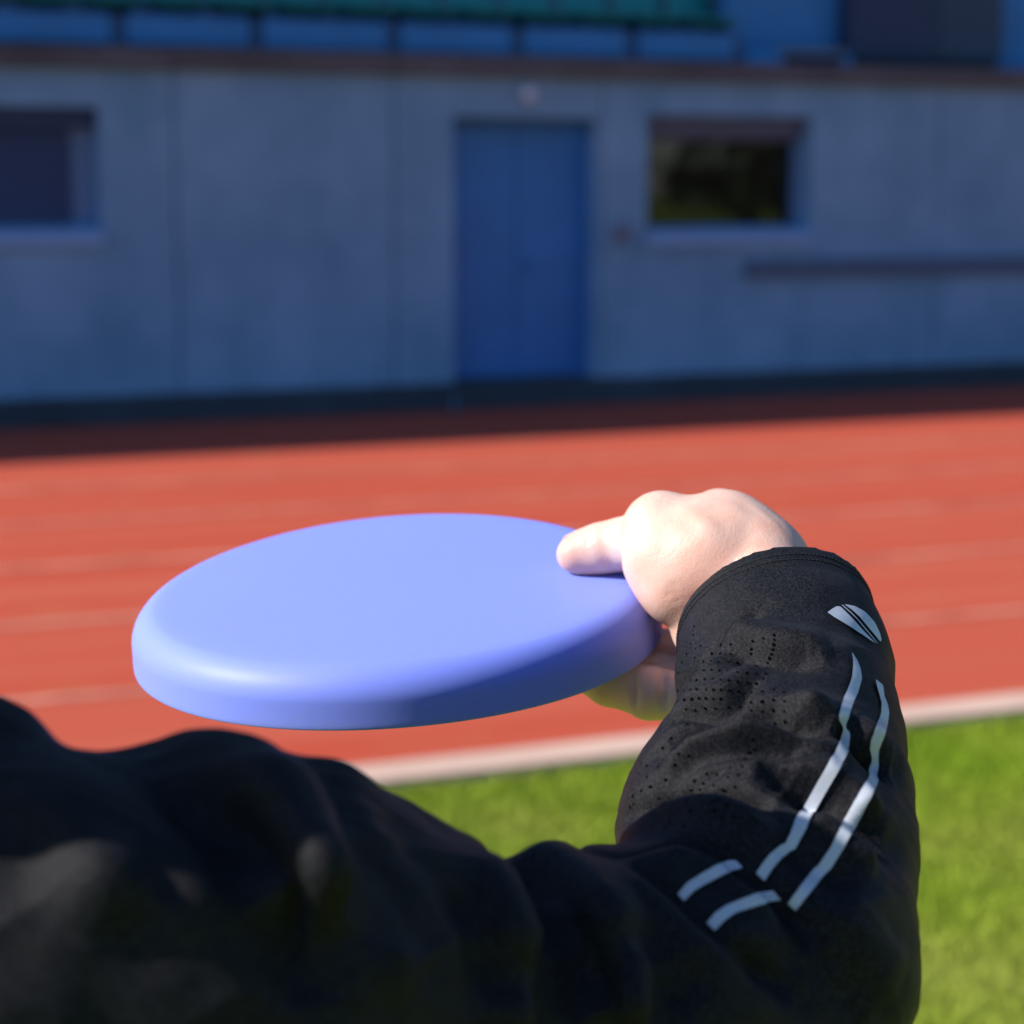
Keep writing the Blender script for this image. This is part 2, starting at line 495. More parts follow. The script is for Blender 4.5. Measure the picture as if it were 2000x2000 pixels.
# windows
def window(op, shutter_frac, shut_mat, side=.055):
    x0, x1, z0, z1 = op
    Y = WALL_Y + WD - .04
    w = empty('window', (0, 0, 0)); w.parent = stand
    bpy.data.objects.remove(w)
    f = MB(); t = .055
    f.box(x0 + .003, x0 + t, Y - .03, Y + .03, z0 + .003, z1 - .003, .004)
    f.box(x1 - side, x1 - .003, Y - .03, Y + .03, z0 + .003, z1 - .003, .004)
    xr = x1 - side + .047 if side > .06 else x1
    f.box(x0 + t + .002, x1 - side - .002, Y - .03, Y + .03, z0 + .003, z0 + t, .004)
    f.box(x0 + t + .002, x1 - side - .002, Y - .03, Y + .03, z1 - t, z1 - .003, .004)
    fo = f.build('window_frame', M['frame'], stand, off=SO)
    MB().box(x0 + t - .01, x1 - side + .01, Y, Y + .012, z0 + t - .01, z1 - t + .01).build('pane', M['glass'], fo, off=SO)
    # sloping sill
    s = MB()
    s.add([(x0 + .003, WALL_Y - .05, z0 + .10), (x1 - .003, WALL_Y - .05, z0 + .10), (x1 - .003, Y - .034, z0 + .15), (x0 + .003, Y - .034, z0 + .15),
           (x0 + .003, WALL_Y - .05, z0 + .004), (x1 - .003, WALL_Y - .05, z0 + .004), (x1 - .003, Y - .034, z0 + .004), (x0 + .003, Y - .034, z0 + .004)],
          [(0, 1, 2, 3), (4, 7, 6, 5), (0, 4, 5, 1), (2, 6, 7, 3), (1, 5, 6, 2), (0, 3, 7, 4)])
    s.build('window_sill', M['sill'], fo, off=SO)
    # roller shutter slats
    top = z1 - .01
    hgt = (z1 - z0 - .16) * shutter_frac
    MB().box(x0 + .008, x1 - .008, WALL_Y + .115, WALL_Y + .205, top - .13, top, .01).build('shutter_box', shut_mat, fo, off=SO)
    n = int(max(0, hgt - .13) / .052)
    for k in range(n):
        zt = top - .134 - k * .052
        MB().box(x0 + .012, xr - .012, WALL_Y + .186, WALL_Y + .2, zt - .049, zt, .005).build('shutter_slat', shut_mat, fo, off=SO)
window(WINR, 0.26, M['shutter'])
window(WINL, 1.0, M['shutter_dark'], .21)
# long duct on the right
MB().box(wx(1455), wx(1455) + 9.5, WALL_Y - .06, WALL_Y - .006, wz(538, 1700), wz(502, 1700), .01).build('cable_duct', M['duct'], stand, off=SO)
# seating deck, tiers, back wall, unseen roof added to shade wall and track
steps = MB()
steps.box(X_L, X_R, WALL_Y + 1.004, WALL_Y + 1.9, Z_LB - .4, Z_LT + .25)
for k in range(6):
    y0 = WALL_Y + 1.904 + k * .8
    steps.box(X_L, X_R, y0, y0 + .796, Z_LB - .4, Z_LT + .25 + (k + 1) * .38)
steps.build('seating_tiers', M['tier'], stand, off=SO)
ROOF_Z = (WALL_Y - SHADOW_Y) * SUN[2] / SUN[1]  # height of the added roof, solved from the wanted shadow edge
RF = WALL_Y
if ROOF_Z < 6.4:
    RF = SHADOW_Y + 6.4 * SUN[1] / SUN[2]; ROOF_Z = 6.4
MB().box(X_L, X_R, WALL_Y + 6.8, WALL_Y + 7.05, 0, ROOF_Z - .01).build('rear_wall', M['tier'], stand, off=SO)
MB().box(X_L, X_R, RF, WALL_Y + 7.3, ROOF_Z, ROOF_Z + .22, .01).build('shade_roof', M['shade_roof'], stand, off=SO)
for k in range(11):
    x = X_L + 1 + k * 7.8
    MB().box(x, x + .25, WALL_Y + 6.2, WALL_Y + 6.45, Z_LT + 2.6, ROOF_Z - .004).build('roof_column', M['dark_metal'], stand, off=SO)
MB().box(X_L - .3, X_L - .004, WALL_Y, WALL_Y + 7.05, 0, ROOF_Z - .01).build('end_wall', M['tier'], stand, off=SO)
MB().box(X_R + .004, X_R + .3, WALL_Y, WALL_Y + 7.05, 0, ROOF_Z - .01).build('end_wall', M['tier'], stand, off=SO)
# parapet of blue panels between dark posts
PY = WALL_Y + 0.12
def pxx(u): return float(on_plane(u, 90, PY)[0])
zp0, zp1 = Z_LT + .012, float(on_plane(1000, 52, PY)[2])
posts = [232, 500, 768, 1010, 1233]
pw = pxx(500) - pxx(232)
post_x = [pxx(232) - pw * k for k in range(8, 0, -1)] + [pxx(u) for u in posts] + [pxx(1442)]
for i, x in enumerate(post_x):
    MB().box(x - .04, x + .04, PY + .005, PY + .09, zp0, zp1 - .02, .006).build('parapet_post', M['post'], stand, off=SO)
    if i + 1 < len(post_x):
        MB().box(x + .055, post_x[i + 1] - .055, PY - .02, PY + .02, zp0 + .02, zp1, .008).build('parapet_panel', M['blue_panel'], stand, off=SO)
# raised blue wall right of the seats
bx0 = pxx(1442) + .06
MB().box(bx0, bx0 + 4.4, PY + .35, PY + .5, Z_LT + .012, Z_LT + 1.25, .01).build('stair_wall', M['blue_panel'], stand, off=SO)
MB().box(bx0 + .02, bx0 + 1.0, PY, PY + .1, Z_LT + .012, Z_LT + .11, .008).build('deck_kerb', M['blue_panel'], stand, off=SO)

# green stadium seats (first row)
SY = WALL_Y + 0.55
def sxx(u): return float(on_plane(u, 30, SY)[0])
SEAT_Z = Z_LT + .02
def seat_meshes():
    s = MB()
    prof = [(-.20, .02), (-.21, .0), (-.18, -.015), (0, -.03), (.17, -.02), (.20, .01)]
    # seat pan: curved slab
    W = .215
    n = 9
    for t in (0, .018):
        pass
    vs, fs = [], []
    m = len(prof)
    for i in range(n):
        x = -W + 2 * W * i / (n - 1)
        dish = .02 * (1 - (x / W) ** 2)
        for (yy, zz) in prof:
            vs.append((x, yy, zz - dish))
        for (yy, zz) in prof[::-1]:
            vs.append((x, yy, zz - dish - .018))
    k = 2 * m
    for i in range(n - 1):
        for j in range(k):
            a, b = i * k + j, i * k + (j + 1) % k
            fs.append((a, b, b + k, a + k))
    fs.append(tuple(range(k))[::-1]); fs.append(tuple((n - 1) * k + j for j in range(k)))
    s.add(vs, fs)
    b = MB()
    vs, fs = [], []
    zs = [0, .08, .2, .3, .34, .355]
    hw = [.205, .215, .215, .205, .18, .13]
    for i in range(n):
        f = -1 + 2 * i / (n - 1)
        for z, w in zip(zs, hw):
            vs.append((f * w, .20 + z * .22 - .03 * (1 - f * f), z))
        for z, w in zip(zs[::-1], hw[::-1]):
            vs.append((f * w, .22 + z * .22 - .03 * (1 - f * f), z))
    k = 12
    for i in range(n - 1):
        for j in range(k):
            a, c = i * k + j, i * k + (j + 1) % k
            fs.append((a, c, c + k, a + k))
    fs.append(tuple(range(k))[::-1]); fs.append(tuple((n - 1) * k + j for j in range(k)))
    b.add(vs, fs)
    br = MB().box(-.17, -.14, -.15, .2, -.36, -.045, .005).box(.14, .17, -.15, .2, -.36, -.045, .005).box(-.13, .13, .05, .09, -.12, -.07, .005)
    return s, b, br
s_, b_, br_ = seat_meshes()
seat0 = empty('stadium_seat', (0, 0, 0), label='green plastic stadium seat in the row above the blue parapet panels', cat='seat', group='green seats along the front row of the stand')
sp = [s_.build('seat', M['seat'], seat0, True), b_.build('backrest', M['seat'], seat0, True), br_.build('bracket', M['dark_metal'], seat0)]
sx_end = sxx(1425)
ORD = ['rightmost', 'second', 'third', 'fourth', 'fifth', 'sixth', 'seventh', 'eighth', 'ninth', 'tenth', 'eleventh', 'twelfth', 'thirteenth', 'fourteenth']
for i in range(14):
    if i == 0:
        o = seat0
    else:
        o = seat0.copy(); COL.objects.link(o)
        for ch in sp:
            c = ch.copy(); COL.objects.link(c); c.parent = o
    o.location = (sx_end - .25 - i * .49, SY, SEAT_Z + .37)
    o['label'] = ('rightmost green plastic seat of the row above the blue parapet panels' if i == 0 else
                  ORD[i] + ' green plastic seat from the right end of the row above the parapet')

# dark cabinet, tan case, lamp, red call box, marker by the wall
def cab():
    Y = WALL_Y + .30
    x0, x1 = float(on_plane(1655, 60, Y)[0]), float(on_plane(1962, 60, Y)[0])
    xm = float(on_plane(1832, 60, Y)[0])
    z0 = Z_LT + .015
    r = empty('storage_cabinet', ((x0 + x1) / 2, Y, z0), label='dark navy cabinet on the deck above the right window', cat='cabinet')
    of = ((x0 + x1) / 2, Y, z0)
    MB().box(x0, x1, Y + .03, Y + .33, z0 + .05, z0 + 1.5, .01).build('cabinet_body', M['navy'], r, off=of)
    MB().box(x0 + .02, xm - .006, Y, Y + .027, z0 + .09, z0 + 1.46, .006).build('cabinet_door', M['navy'], r, off=of)
    MB().box(xm + .006, x1 - .02, Y, Y + .027, z0 + .09, z0 + 1.46, .006).build('cabinet_door', M['dark_metal'], r, off=of)
    mb = MB()
    for xx in (x0 + .05, x1 - .12): mb.box(xx, xx + .07, Y + .06, Y + .28, z0, z0 + .047)
    mb.build('foot', M['dark_metal'], r, off=of)
cab()
def case():
    Y = WALL_Y + .12
    x0, x1 = float(on_plane(1528, 95, Y)[0]), float(on_plane(1650, 95, Y)[0])
    of = ((x0 + x1) / 2, Y + .1, Z_LT + .012)
    r = empty('storage_case', of, label='low tan case lying on the ledge left of the navy cabinet', cat='case')
    MB().box(x0, x1, Y, Y + .2, of[2], of[2] + .085, .01).build('case_body', M['tan_box'], r, off=of)
    MB().box(x0 - .005, x1 + .005, Y - .005, Y + .205, of[2] + .088, of[2] + .12, .01).build('case_lid', M['tan_box'], r, off=of)
    MB().tube([((x0 + x1) / 2 - .05, Y - .006, of[2] + .06), ((x0 + x1) / 2 - .045, Y - .03, of[2] + .06), ((x0 + x1) / 2 + .045, Y - .03, of[2] + .06), ((x0 + x1) / 2 + .05, Y - .006, of[2] + .06)], .005).build('case_handle', M['dark_metal'], r, off=of)
case()
def lamp():
    c = on_plane(1028, 184, WALL_Y)
    r = empty('wall_lamp', c, label='small round white bulkhead lamp on the wall above the blue door', cat='lamp')
    MB().lathe([(0.001, .03), (.058, .03), (.066, .02), (.066, .0), (.001, .0)], (0, -.006, 0), (0, -1, 0), 24).build('lamp_base', M['frame'], r, True)
    MB().lathe([(.056, .026), (.056, .045), (.048, .066), (.03, .08), (.001, .085)], (0, -.006, 0), (0, -1, 0), 24).build('lamp_cover', M['lamp_white'], r, True)
lamp()
def callbox():
    c = on_plane(1212, 455, WALL_Y)
    r = empty('call_box', c, label='small faded red box on the wall between door and right window', cat='box')
    MB().box(-.055, .055, -.05, -.008, -.065, .065, .008).build('box_body', M['red_box'], r)
    MB().lathe([(.001, .012), (.016, .012), (.02, .0)], (0, -.05, 0), (0, -1, 0), 12).build('button', M['dark_metal'], r, True)
callbox()
def marker():
    c = on_ground(886, 806)
    r = empty('marker_peg', c, label='thin pale peg standing at the wall foot left of the door', cat='peg')
    MB().tube([(0, 0, 0), (0.004, 0, .06), (.012, 0, .13)], [.012, .011, .009], 10).build('peg', M['frame'], r, True)
    MB().lathe([(.001, .006), (.03, .005), (.032, 0.0)], (0, 0, 0.001), (0, 0, 1), 16).build('peg_base', M['dark_metal'], r, True)
marker()

# trees across the field behind the photographer (seen only as the dark reflection in the window)
def tree_line():
    V, Fc = [], []
    off = 0
    trunks = MB()
    for i in range(16):
        x, y, h = -10 + i * 5.5 + rng.uniform(-1, 1), -36 + rng.uniform(-3, 3), rng.uniform(9, 12)
        trunks.tube([(x, y, -.1), (x + .1, y, h * .3), (x - .1, y + .1, h * .6), (x, y, h * .85)], [.3, .24, .14, .05], 8)
        n = 1500
        cl = rng.normal(0, 1, (14, 3)); cl /= np.linalg.norm(cl, axis=1)[:, None]
        cl = cl * np.array([h * .24, h * .24, h * .26]) + np.array([0, 0, h * .6])
        p = cl[rng.integers(0, 14, n)] + rng.normal(0, h * .085, (n, 3))
        p[:, 2] = np.abs(np.where(rng.random(n) < .25, p[:, 2] * .35, p[:, 2]))
        p += np.array([x, y, 0])
        d1 = rng.normal(0, 1, (n, 3)); d1 /= np.linalg.norm(d1, axis=1)[:, None]
        d2 = np.cross(d1, rng.normal(0, 1, (n, 3))); d2 /= np.linalg.norm(d2, axis=1)[:, None]
        sz = rng.uniform(.2, .5, n)[:, None]
        V.append(np.stack([p - d1 * sz, p - d2 * sz * .6, p + d1 * sz, p + d2 * sz * .6], 1).reshape(-1, 3))
        Fc.append(np.arange(n * 4).reshape(-1, 4) + off); off += n * 4
    mb = MB()
    mb.v = [tuple(q) for q in np.concatenate(V)]; mb.f = [tuple(q) for q in np.concatenate(Fc).tolist()]
    mb.add(trunks.v, trunks.f)
    mb.build('tree_line', M['leaf'], kind='stuff', label='dark line of broadleaf trees across the field facing the stand')
tree_line()

# ------------------------------------------------------------------ implicit modelling (rounded cones, smoothly joined, meshed with surface nets)
class Field:
    def __init__(s, lo, hi, h):
        s.lo = np.array(lo, np.float32); s.h = h
        s.n = np.ceil((np.array(hi) - lo) / h).astype(int) + 1
        s.F = np.full(tuple(s.n), 1.0, np.float32)
        s.ax = [s.lo[i] + np.arange(s.n[i], dtype=np.float32) * h for i in range(3)]
    def block(s, lo, hi):
        a = np.clip(np.floor((np.array(lo) - s.lo) / s.h).astype(int), 0, s.n)
        b = np.clip(np.ceil((np.array(hi) - s.lo) / s.h).astype(int) + 1, 0, s.n)
        sl = tuple(slice(a[i], b[i]) for i in range(3))
        X = np.meshgrid(*[s.ax[i][sl[i]] for i in range(3)], indexing='ij', sparse=True)
        return sl, X
    def merge(s, sl, d, k, op):
        A = s.F[sl]
        if op == 'cut':
            s.F[sl] = np.maximum(A, -d) if k <= 0 else -Field.smin(-A, d, k)
        else:
            s.F[sl] = Field.smin(A, d, k)
    @staticmethod
    def smin(a, b, k):
        if k <= 0: return np.minimum(a, b)
        h = np.maximum(k - np.abs(a - b), 0) / k
        return np.minimum(a, b) - h * h * k * 0.25
    def cone(s, a, b, ra, rb, k=0.004, op='add'):
        a = np.asarray(a, np.float32); b = np.asarray(b, np.float32)
        m = max(ra, rb) + max(k * 1.5, .026) + s.h * 3
        sl, (X, Y, Z) = s.block(np.minimum(a, b) - m, np.maximum(a, b) + m)
        ba = b - a; L2 = float(ba @ ba) + 1e-12
        t = ((X - a[0]) * ba[0] + (Y - a[1]) * ba[1] + (Z - a[2]) * ba[2]) / L2
        # slanted projection so that the sides are tangent to both spheres
        L = math.sqrt(L2)
        px_, py_, pz_ = X - a[0] - t * ba[0], Y - a[1] - t * ba[1], Z - a[2] - t * ba[2]
        q = np.sqrt(px_ * px_ + py_ * py_ + pz_ * pz_)
        sl_ = max(-.99, min(.99, (ra - rb) / L))
        t2 = np.clip(t - q * sl_ / math.sqrt(1 - sl_ * sl_) / L * 1.0, 0, 1)
        dx, dy, dz = X - a[0] - t2 * ba[0], Y - a[1] - t2 * ba[1], Z - a[2] - t2 * ba[2]
        d = np.sqrt(dx * dx + dy * dy + dz * dz) - (ra + (rb - ra) * t2)
        s.merge(sl, d, k, op)
    def ball(s, c, r, k=0.004, op='add'):
        s.ell(c, (r, r, r), k=k, op=op)
    def ell(s, c, r, axes=None, k=0.004, op='add'):
        c = np.asarray(c, np.float32); r = np.asarray(r, np.float32)
        m = float(max(r)) + max(k * 1.5, .026) + s.h * 3
        sl, (X, Y, Z) = s.block(c - m, c + m)
        X, Y, Z = X - c[0], Y - c[1], Z - c[2]
        A = np.eye(3) if axes is None else np.asarray(axes, np.float32)
        U = [X * A[i][0] + Y * A[i][1] + Z * A[i][2] for i in range(3)]
        k0 = np.sqrt(sum((U[i] / r[i]) ** 2 for i in range(3)))
        k1 = np.sqrt(sum((U[i] / r[i] ** 2) ** 2 for i in range(3))) + 1e-9
        d = np.where(k0 < 1e-4, -float(min(r)), k0 * (k0 - 1) / k1)
        s.merge(sl, d.astype(np.float32), k, op)
    def chain(s, pts, k=0.004, inner=0.003):
        for i, ((a, ra), (b, rb)) in enumerate(zip(pts[:-1], pts[1:])):
            s.cone(a, b, ra, rb, k if i == 0 else inner)
    def plane_cut(s, p, n, k=0.0, within=None):
        X, Y, Z = np.meshgrid(*s.ax, indexing='ij', sparse=True)
        d = (X - p[0]) * n[0] + (Y - p[1]) * n[1] + (Z - p[2]) * n[2]
        s.F = np.maximum(s.F, d.astype(np.float32))
    def mesh(s):
        F = s.F
        I = F < 0
        nx, ny, nz = F.shape
        cnt = np.zeros((nx - 1, ny - 1, nz - 1), np.int8)
        for dx in (0, 1):
            for dy in (0, 1):
                for dz in (0, 1):
                    cnt += I[dx:nx - 1 + dx, dy:ny - 1 + dy, dz:nz - 1 + dz]
        act = (cnt > 0) & (cnt < 8)
        idx = np.argwhere(act)
        vid = np.full(act.shape, -1, np.int64)
        vid[tuple(idx.T)] = np.arange(len(idx))
        cor = np.array([(i, j, k) for i in (0, 1) for j in (0, 1) for k in (0, 1)])
        val = np.stack([F[tuple((idx + c).T)] for c in cor], 1)
        acc = np.zeros((len(idx), 3)); num = np.zeros(len(idx))
        for a in range(8):
            for b in range(a + 1, 8):
                if np.abs(cor[a] - cor[b]).sum() != 1: continue
                va, vb = val[:, a], val[:, b]
                x = (va < 0) != (vb < 0)
                t = np.where(x, va / np.where(x, va - vb, 1), 0)
                acc += np.where(x[:, None], cor[a] + t[:, None] * (cor[b] - cor[a]), 0)
                num += x
        V = s.lo + (idx + acc / num[:, None]) * s.h
        quads = []
        for ax in range(3):
            o1, o2 = [(1, 2), (2, 0), (0, 1)][ax]
            sa = [slice(None)] * 3; sb = [slice(None)] * 3
            sa[ax] = slice(0, -1); sb[ax] = slice(1, None)
            x = I[tuple(sa)] != I[tuple(sb)]
            e = np.argwhere(x)
            e = e[(e[:, o1] > 0) & (e[:, o2] > 0) & (e[:, o1] < s.n[o1] - 1) & (e[:, o2] < s.n[o2] - 1)]
            ins = I[tuple(e.T)]
            def cell(d1, d2):
                q = e.copy(); q[:, o1] -= d1; q[:, o2] -= d2
                return vid[tuple(q.T)]
            q = np.stack([cell(1, 1), cell(0, 1), cell(0, 0), cell(1, 0)], 1)
            q[~ins] = q[~ins][:, ::-1]
            quads.append(q)
        Q = np.concatenate(quads)
        Q = Q[(Q >= 0).all(1)]
        return V, Q

def vert_normals(V, Q):
    N = np.zeros_like(V)
    n = np.cross(V[Q[:, 2]] - V[Q[:, 0]], V[Q[:, 3]] - V[Q[:, 1]])
    for k in range(4):
        np.add.at(N, Q[:, k], n)
    return N / (np.linalg.norm(N, axis=1)[:, None] + 1e-12)

def relax(V, Q, it=1, f=0.5):
    for _ in range(it):
        S = np.zeros_like(V); c = np.zeros(len(V))
        for k in range(4):
            for j in (1, 3):
                np.add.at(S, Q[:, k], V[Q[:, (k + j) % 4]]); np.add.at(c, Q[:, k], 1)
        V = V + f * (S / c[:, None] - V)
    return V

# ------------------------------------------------------------------ the person
FEET = np.array([*(RT * -.33 + FH * .56)[:2], 0.0])
person = empty('person', FEET, label='person in black jacket holding out a blue flying disc over turf beside the red track', cat='person')
def to_person(Vc):           # (right, down, forward) -> local to the person's empty
    return cam_to_world(Vc) - FEET
def H(x, d, z):              # level frame: right of, in front of the photographer, height
    return RT * x + FH * d + np.array([0, 0, z])

# ---- jacket sleeve on the raised arm
CUFF_C = px(1512, 1206, .958)
ELB = px(1482, 1870, .778)
CUFF_N = np.array([-.17, -.66, .73]); CUFF_N /= np.linalg.norm(CUFF_N)
fore = [(ELB, .0595), (px(1500, 1620, .835), .0602), (px(1542, 1440, .88), .0478), (px(1532, 1310, .925), .0480), (CUFF_C, .0435), (CUFF_C + CUFF_N * .03, .0430)]
upper = [(ELB, .0595), (px(1180, 2000, .735), .0575), (px(850, 1985, .70), .0525), (px(600, 1915, .667), .0620), (px(390, 1905, .645), .0705), (px(100, 1905, .62), .0590), (px(-200, 1850, .63), .075)]
lo = np.array([-.30, .005, .50]); hi = np.array([.215, .36, 1.03])
S = Field(lo, hi, .0023)
S.chain(upper, .004, .02)
for i, ((a, ra), (b, rb)) in enumerate(zip(fore[:-1], fore[1:])):
    S.cone(a, b, ra, rb, .012 if i < 2 else .012)
rolls = [[(px(320, 1590, .68), .014), (px(400, 1576, .645), .0185), (px(520, 1612, .615), .0180), (px(585, 1715, .590), .0125), (px(600, 1850, .590), .006)],
         [(px(560, 1610, .69), .012), (px(622, 1590, .662), .0165), (px(715, 1750, .632), .0125), (px(785, 1880, .610), .010)],
         [(px(790, 1775, .73), .010), (px(855, 1748, .698), .0165), (px(945, 1820, .660), .0145), (px(995, 1970, .645), .010)],
         [(px(1000, 1765, .75), .012), (px(1060, 1755, .722), .0170), (px(1150, 1830, .690), .0150), (px(1225, 1960, .670), .010)],
         [(px(-150, 1425, .66), .02), (px(-40, 1505, .635), .020), (px(90, 1610, .60), .017), (px(200, 1740, .575), .012)]]
for rl in rolls:
    S.chain(rl, .011, .008)
S.plane_cut(CUFF_C, CUFF_N)
S.cone(CUFF_C - CUFF_N * .035, CUFF_C + CUFF_N * .05, .0395, .0395, 0, 'cut')
SV, SQ = S.mesh()
SV = relax(SV, SQ, 2, .4)
def split_quads(V, Q):
    n = len(V)
    E = np.stack([Q, np.roll(Q, -1, 1)], 2).reshape(-1, 2)
    key, inv = np.unique(np.sort(E, 1), axis=0, return_inverse=True)
    inv = inv.reshape(-1, 4)
    mid = (V[key[:, 0]] + V[key[:, 1]]) / 2
    cen = V[Q].mean(1)
    M_ = n + inv
    C_ = n + len(key) + np.arange(len(Q))
    NQ = np.concatenate([np.stack([Q[:, k], M_[:, k], C_, M_[:, (k + 3) % 4]], 1) for k in range(4)])
    return np.concatenate([V, mid, cen]), NQ
SV, SQ = split_quads(SV, SQ)
SV = relax(SV, SQ, 2, .5)

def bvh_of(V, Q):
    W = cam_to_world(V)
    return BVHTree.FromPolygons(W.tolist(), Q.tolist())
def to_cam(w):
    w = np.asarray(w) - C0
    return np.stack([w @ RT, -(w @ UP), w @ FW], -1)

def hit(bv, u, v):
    r = bv.ray_cast(Vector(C0), Vector(ray(u, v)))
    return r

def r1(pts): return [(1050 + x / 2.76, 900 + y / 2.76) for x, y in pts]
def r4(pts): return [(1150 + x / 2.76, 1450 + y / 2.76) for x, y in pts]
# folds measured on the cloth: (points, depth (+ ridge, - valley), half width)
FOLDS = [
    (r1([(730, 1260), (850, 1110), (960, 1010), (1100, 880), (1230, 780)]), -.0022, .0045),
    (r1([(800, 1250), (960, 1110), (1060, 1000), (1200, 880)]), .0014, .008),
    (r1([(980, 1032), (1100, 1045), (1300, 1062), (1560, 1085)]), -.0030, .0075),
    (r1([(1000, 960), (1200, 960), (1450, 985), (1600, 1020)]), .0020, .012),
    (r1([(690, 1410), (800, 1335), (950, 1300), (1080, 1250), (1215, 1165)]), -.0028, .0042),
    (r1([(700, 1380), (900, 1250), (1080, 1190), (1230, 1100)]), .0014, .008),
    (r1([(670, 1560), (760, 1480), (850, 1420), (1000, 1372), (1150, 1345), (1300, 1360), (1450, 1420), (1640, 1435)]), -.0065, .0085),
    (r1([(640, 1640), (800, 1530), (950, 1465), (1100, 1445), (1250, 1440), (1400, 1470), (1600, 1510)]), .0034, .0075),
    (r1([(1300, 1260), (1420, 1310), (1560, 1380), (1700, 1450), (1932, 1570)]), .0030, .010),
    (r1([(1600, 1400), (1700, 1470), (1800, 1560), (1932, 1650)]), -.0055, .007),
    (r1([(620, 1760), (800, 1640), (1000, 1545), (1200, 1530), (1400, 1545), (1600, 1610)]), -.0034, .006),
    (r1([(500, 1900), (700, 1775), (900, 1680), (1090, 1590)]), -.0024, .0042),
    (r1([(700, 1700), (900, 1620), (1100, 1590), (1300, 1600), (1500, 1650)]), .0020, .008),
    (r1([(1150, 1640), (1300, 1650), (1450, 1700), (1600, 1790), (1750, 1900)]), -.0040, .008),
    (r1([(1350, 1620), (1500, 1660), (1700, 1780), (1850, 1932)]), .0026, .009),
    (r1([(480, 1932), (700, 1830), (900, 1790), (1100, 1795), (1300, 1830)]), -.0028, .005),
    (r4([(200, 500), (350, 430), (520, 385), (700, 400), (900, 470), (1050, 540)]), .0030, .008),
    (r4([(380, 330), (600, 290), (850, 290), (1050, 320)]), -.0022, .0055),
    (r4([(1050, 200), (1250, 290), (1450, 430), (1640, 570)]), -.0038, .009),
    (r4([(1150, 380), (1300, 480), (1450, 600), (1560, 700)]), .0026, .008),
    (r4([(1000, 500), (1150, 600), (1300, 700), (1450, 800)]), -.0036, .008),
    # the crook of the elbow: two overlapping folds
    (r4([(40, 590), (250, 572), (500, 560), (700, 590), (850, 680), (980, 775), (1110, 900), (1230, 1030), (1300, 1150)]), -.0080, .0065),
    (r4([(250, 640), (500, 620), (700, 645), (830, 730), (960, 850), (1080, 970)]), .0044, .009),
    (r4([(170, 650), (320, 730), (475, 825), (590, 930), (690, 1035), (850, 1160), (1000, 1270), (1150, 1400)]), -.0062, .006),
    (r4([(60, 700), (250, 770), (420, 880), (560, 1010), (720, 1150), (900, 1300)]), .0036, .011),
    # upper arm
    ([(243, 1462), (300, 1510), (380, 1570), (480, 1640), (560, 1740), (600, 1860), (610, 1990)], -.0105, .012),
    ([(300, 1430), (420, 1440), (520, 1500), (600, 1600), (650, 1720), (680, 1850)], .0040, .020),
    ([(80, 1425), (180, 1480), (300, 1580), (380, 1700), (420, 1850)], .0030, .018),
    ([(600, 1470), (660, 1560), (760, 1680), (830, 1790), (860, 1950)], -.0045, .013),
    ([(734, 1570), (790, 1630), (880, 1720), (950, 1830), (980, 1980)], -.0060, .011),
    ([(660, 1490), (720, 1600), (820, 1680), (900, 1790)], .0036, .013),
    ([(860, 1600), (930, 1660), (1000, 1760), (1040, 1900)], .0040, .014),
    ([(966, 1652), (1050, 1700), (1120, 1790), (1170, 1900), (1190, 1990)], -.0062, .009),
    ([(1050, 1645), (1150, 1720), (1230, 1830), (1280, 1960)], .0035, .013),
    ([(1200, 1800), (1300, 1900), (1360, 1990)], -.0030, .012),
    ([(1500, 1850), (1620, 1900), (1700, 1990)], -.0030, .012),
    ([(1620, 1760), (1700, 1830), (1760, 1930)], .0025, .014),
]
def resample(P, stepm):
    P = np.asarray(P, float)
    L = np.r_[0, np.cumsum(np.linalg.norm(np.diff(P, axis=0), axis=1))]
    n = max(2, int(L[-1] / stepm))
    t = np.linspace(0, L[-1], n)
    return np.stack([np.interp(t, L, P[:, i]) for i in range(P.shape[1])], 1)
def smooth_line(P, it=2):
    P = np.asarray(P, float)
    for _ in range(it):            # Chaikin
        Q = [P[0]]
        for a, b in zip(P[:-1], P[1:]):
            Q += [a * .75 + b * .25, a * .25 + b * .75]
        P = np.array(Q + [P[-1]])
    return P
def project(bv, pts, step_px=8):
    out = []
    for u, v in resample(smooth_line(pts), step_px):
        loc, nor, idx, dist = hit(bv, u, v)
        if loc is not None: out.append(loc)
    return to_cam(np.array([tuple(p) for p in out])) if out else None
SN = vert_normals(SV, SQ)
bv = bvh_of(SV, SQ)
disp = np.zeros(len(SV))
ridges = np.zeros(len(SV))
for pts, dep, w in FOLDS:
    P = project(bv, pts)
    if P is None or len(P) < 2: continue
    box = ((SV > P.min(0) - 3 * w) & (SV < P.max(0) + 3 * w)).all(1)
    ids = np.nonzero(box)[0]
    D = np.linalg.norm(SV[ids][:, None, :] - P[None], axis=2)
    k = D.argmin(1)
    tt = k / max(1, len(P) - 1)
    taper = np.clip(np.minimum(tt, 1 - tt) / .22, 0.12, 1) ** .7
    disp[ids] += dep * (1.0 if P[:, 2].mean() > .745 else .48) * np.exp(-(D[np.arange(len(ids)), k] / w) ** 2) * taper
# soft overall unevenness of the cloth
low = np.array([mnoise.noise(Vector(p * 26)) * .0016 + mnoise.noise(Vector((p[0] * 70, p[1] * 70, p[2] * 40))) * .0007 for p in SV])
edge = (SV - CUFF_C) @ CUFF_N
fade = np.clip(-edge / .02, 0, 1)
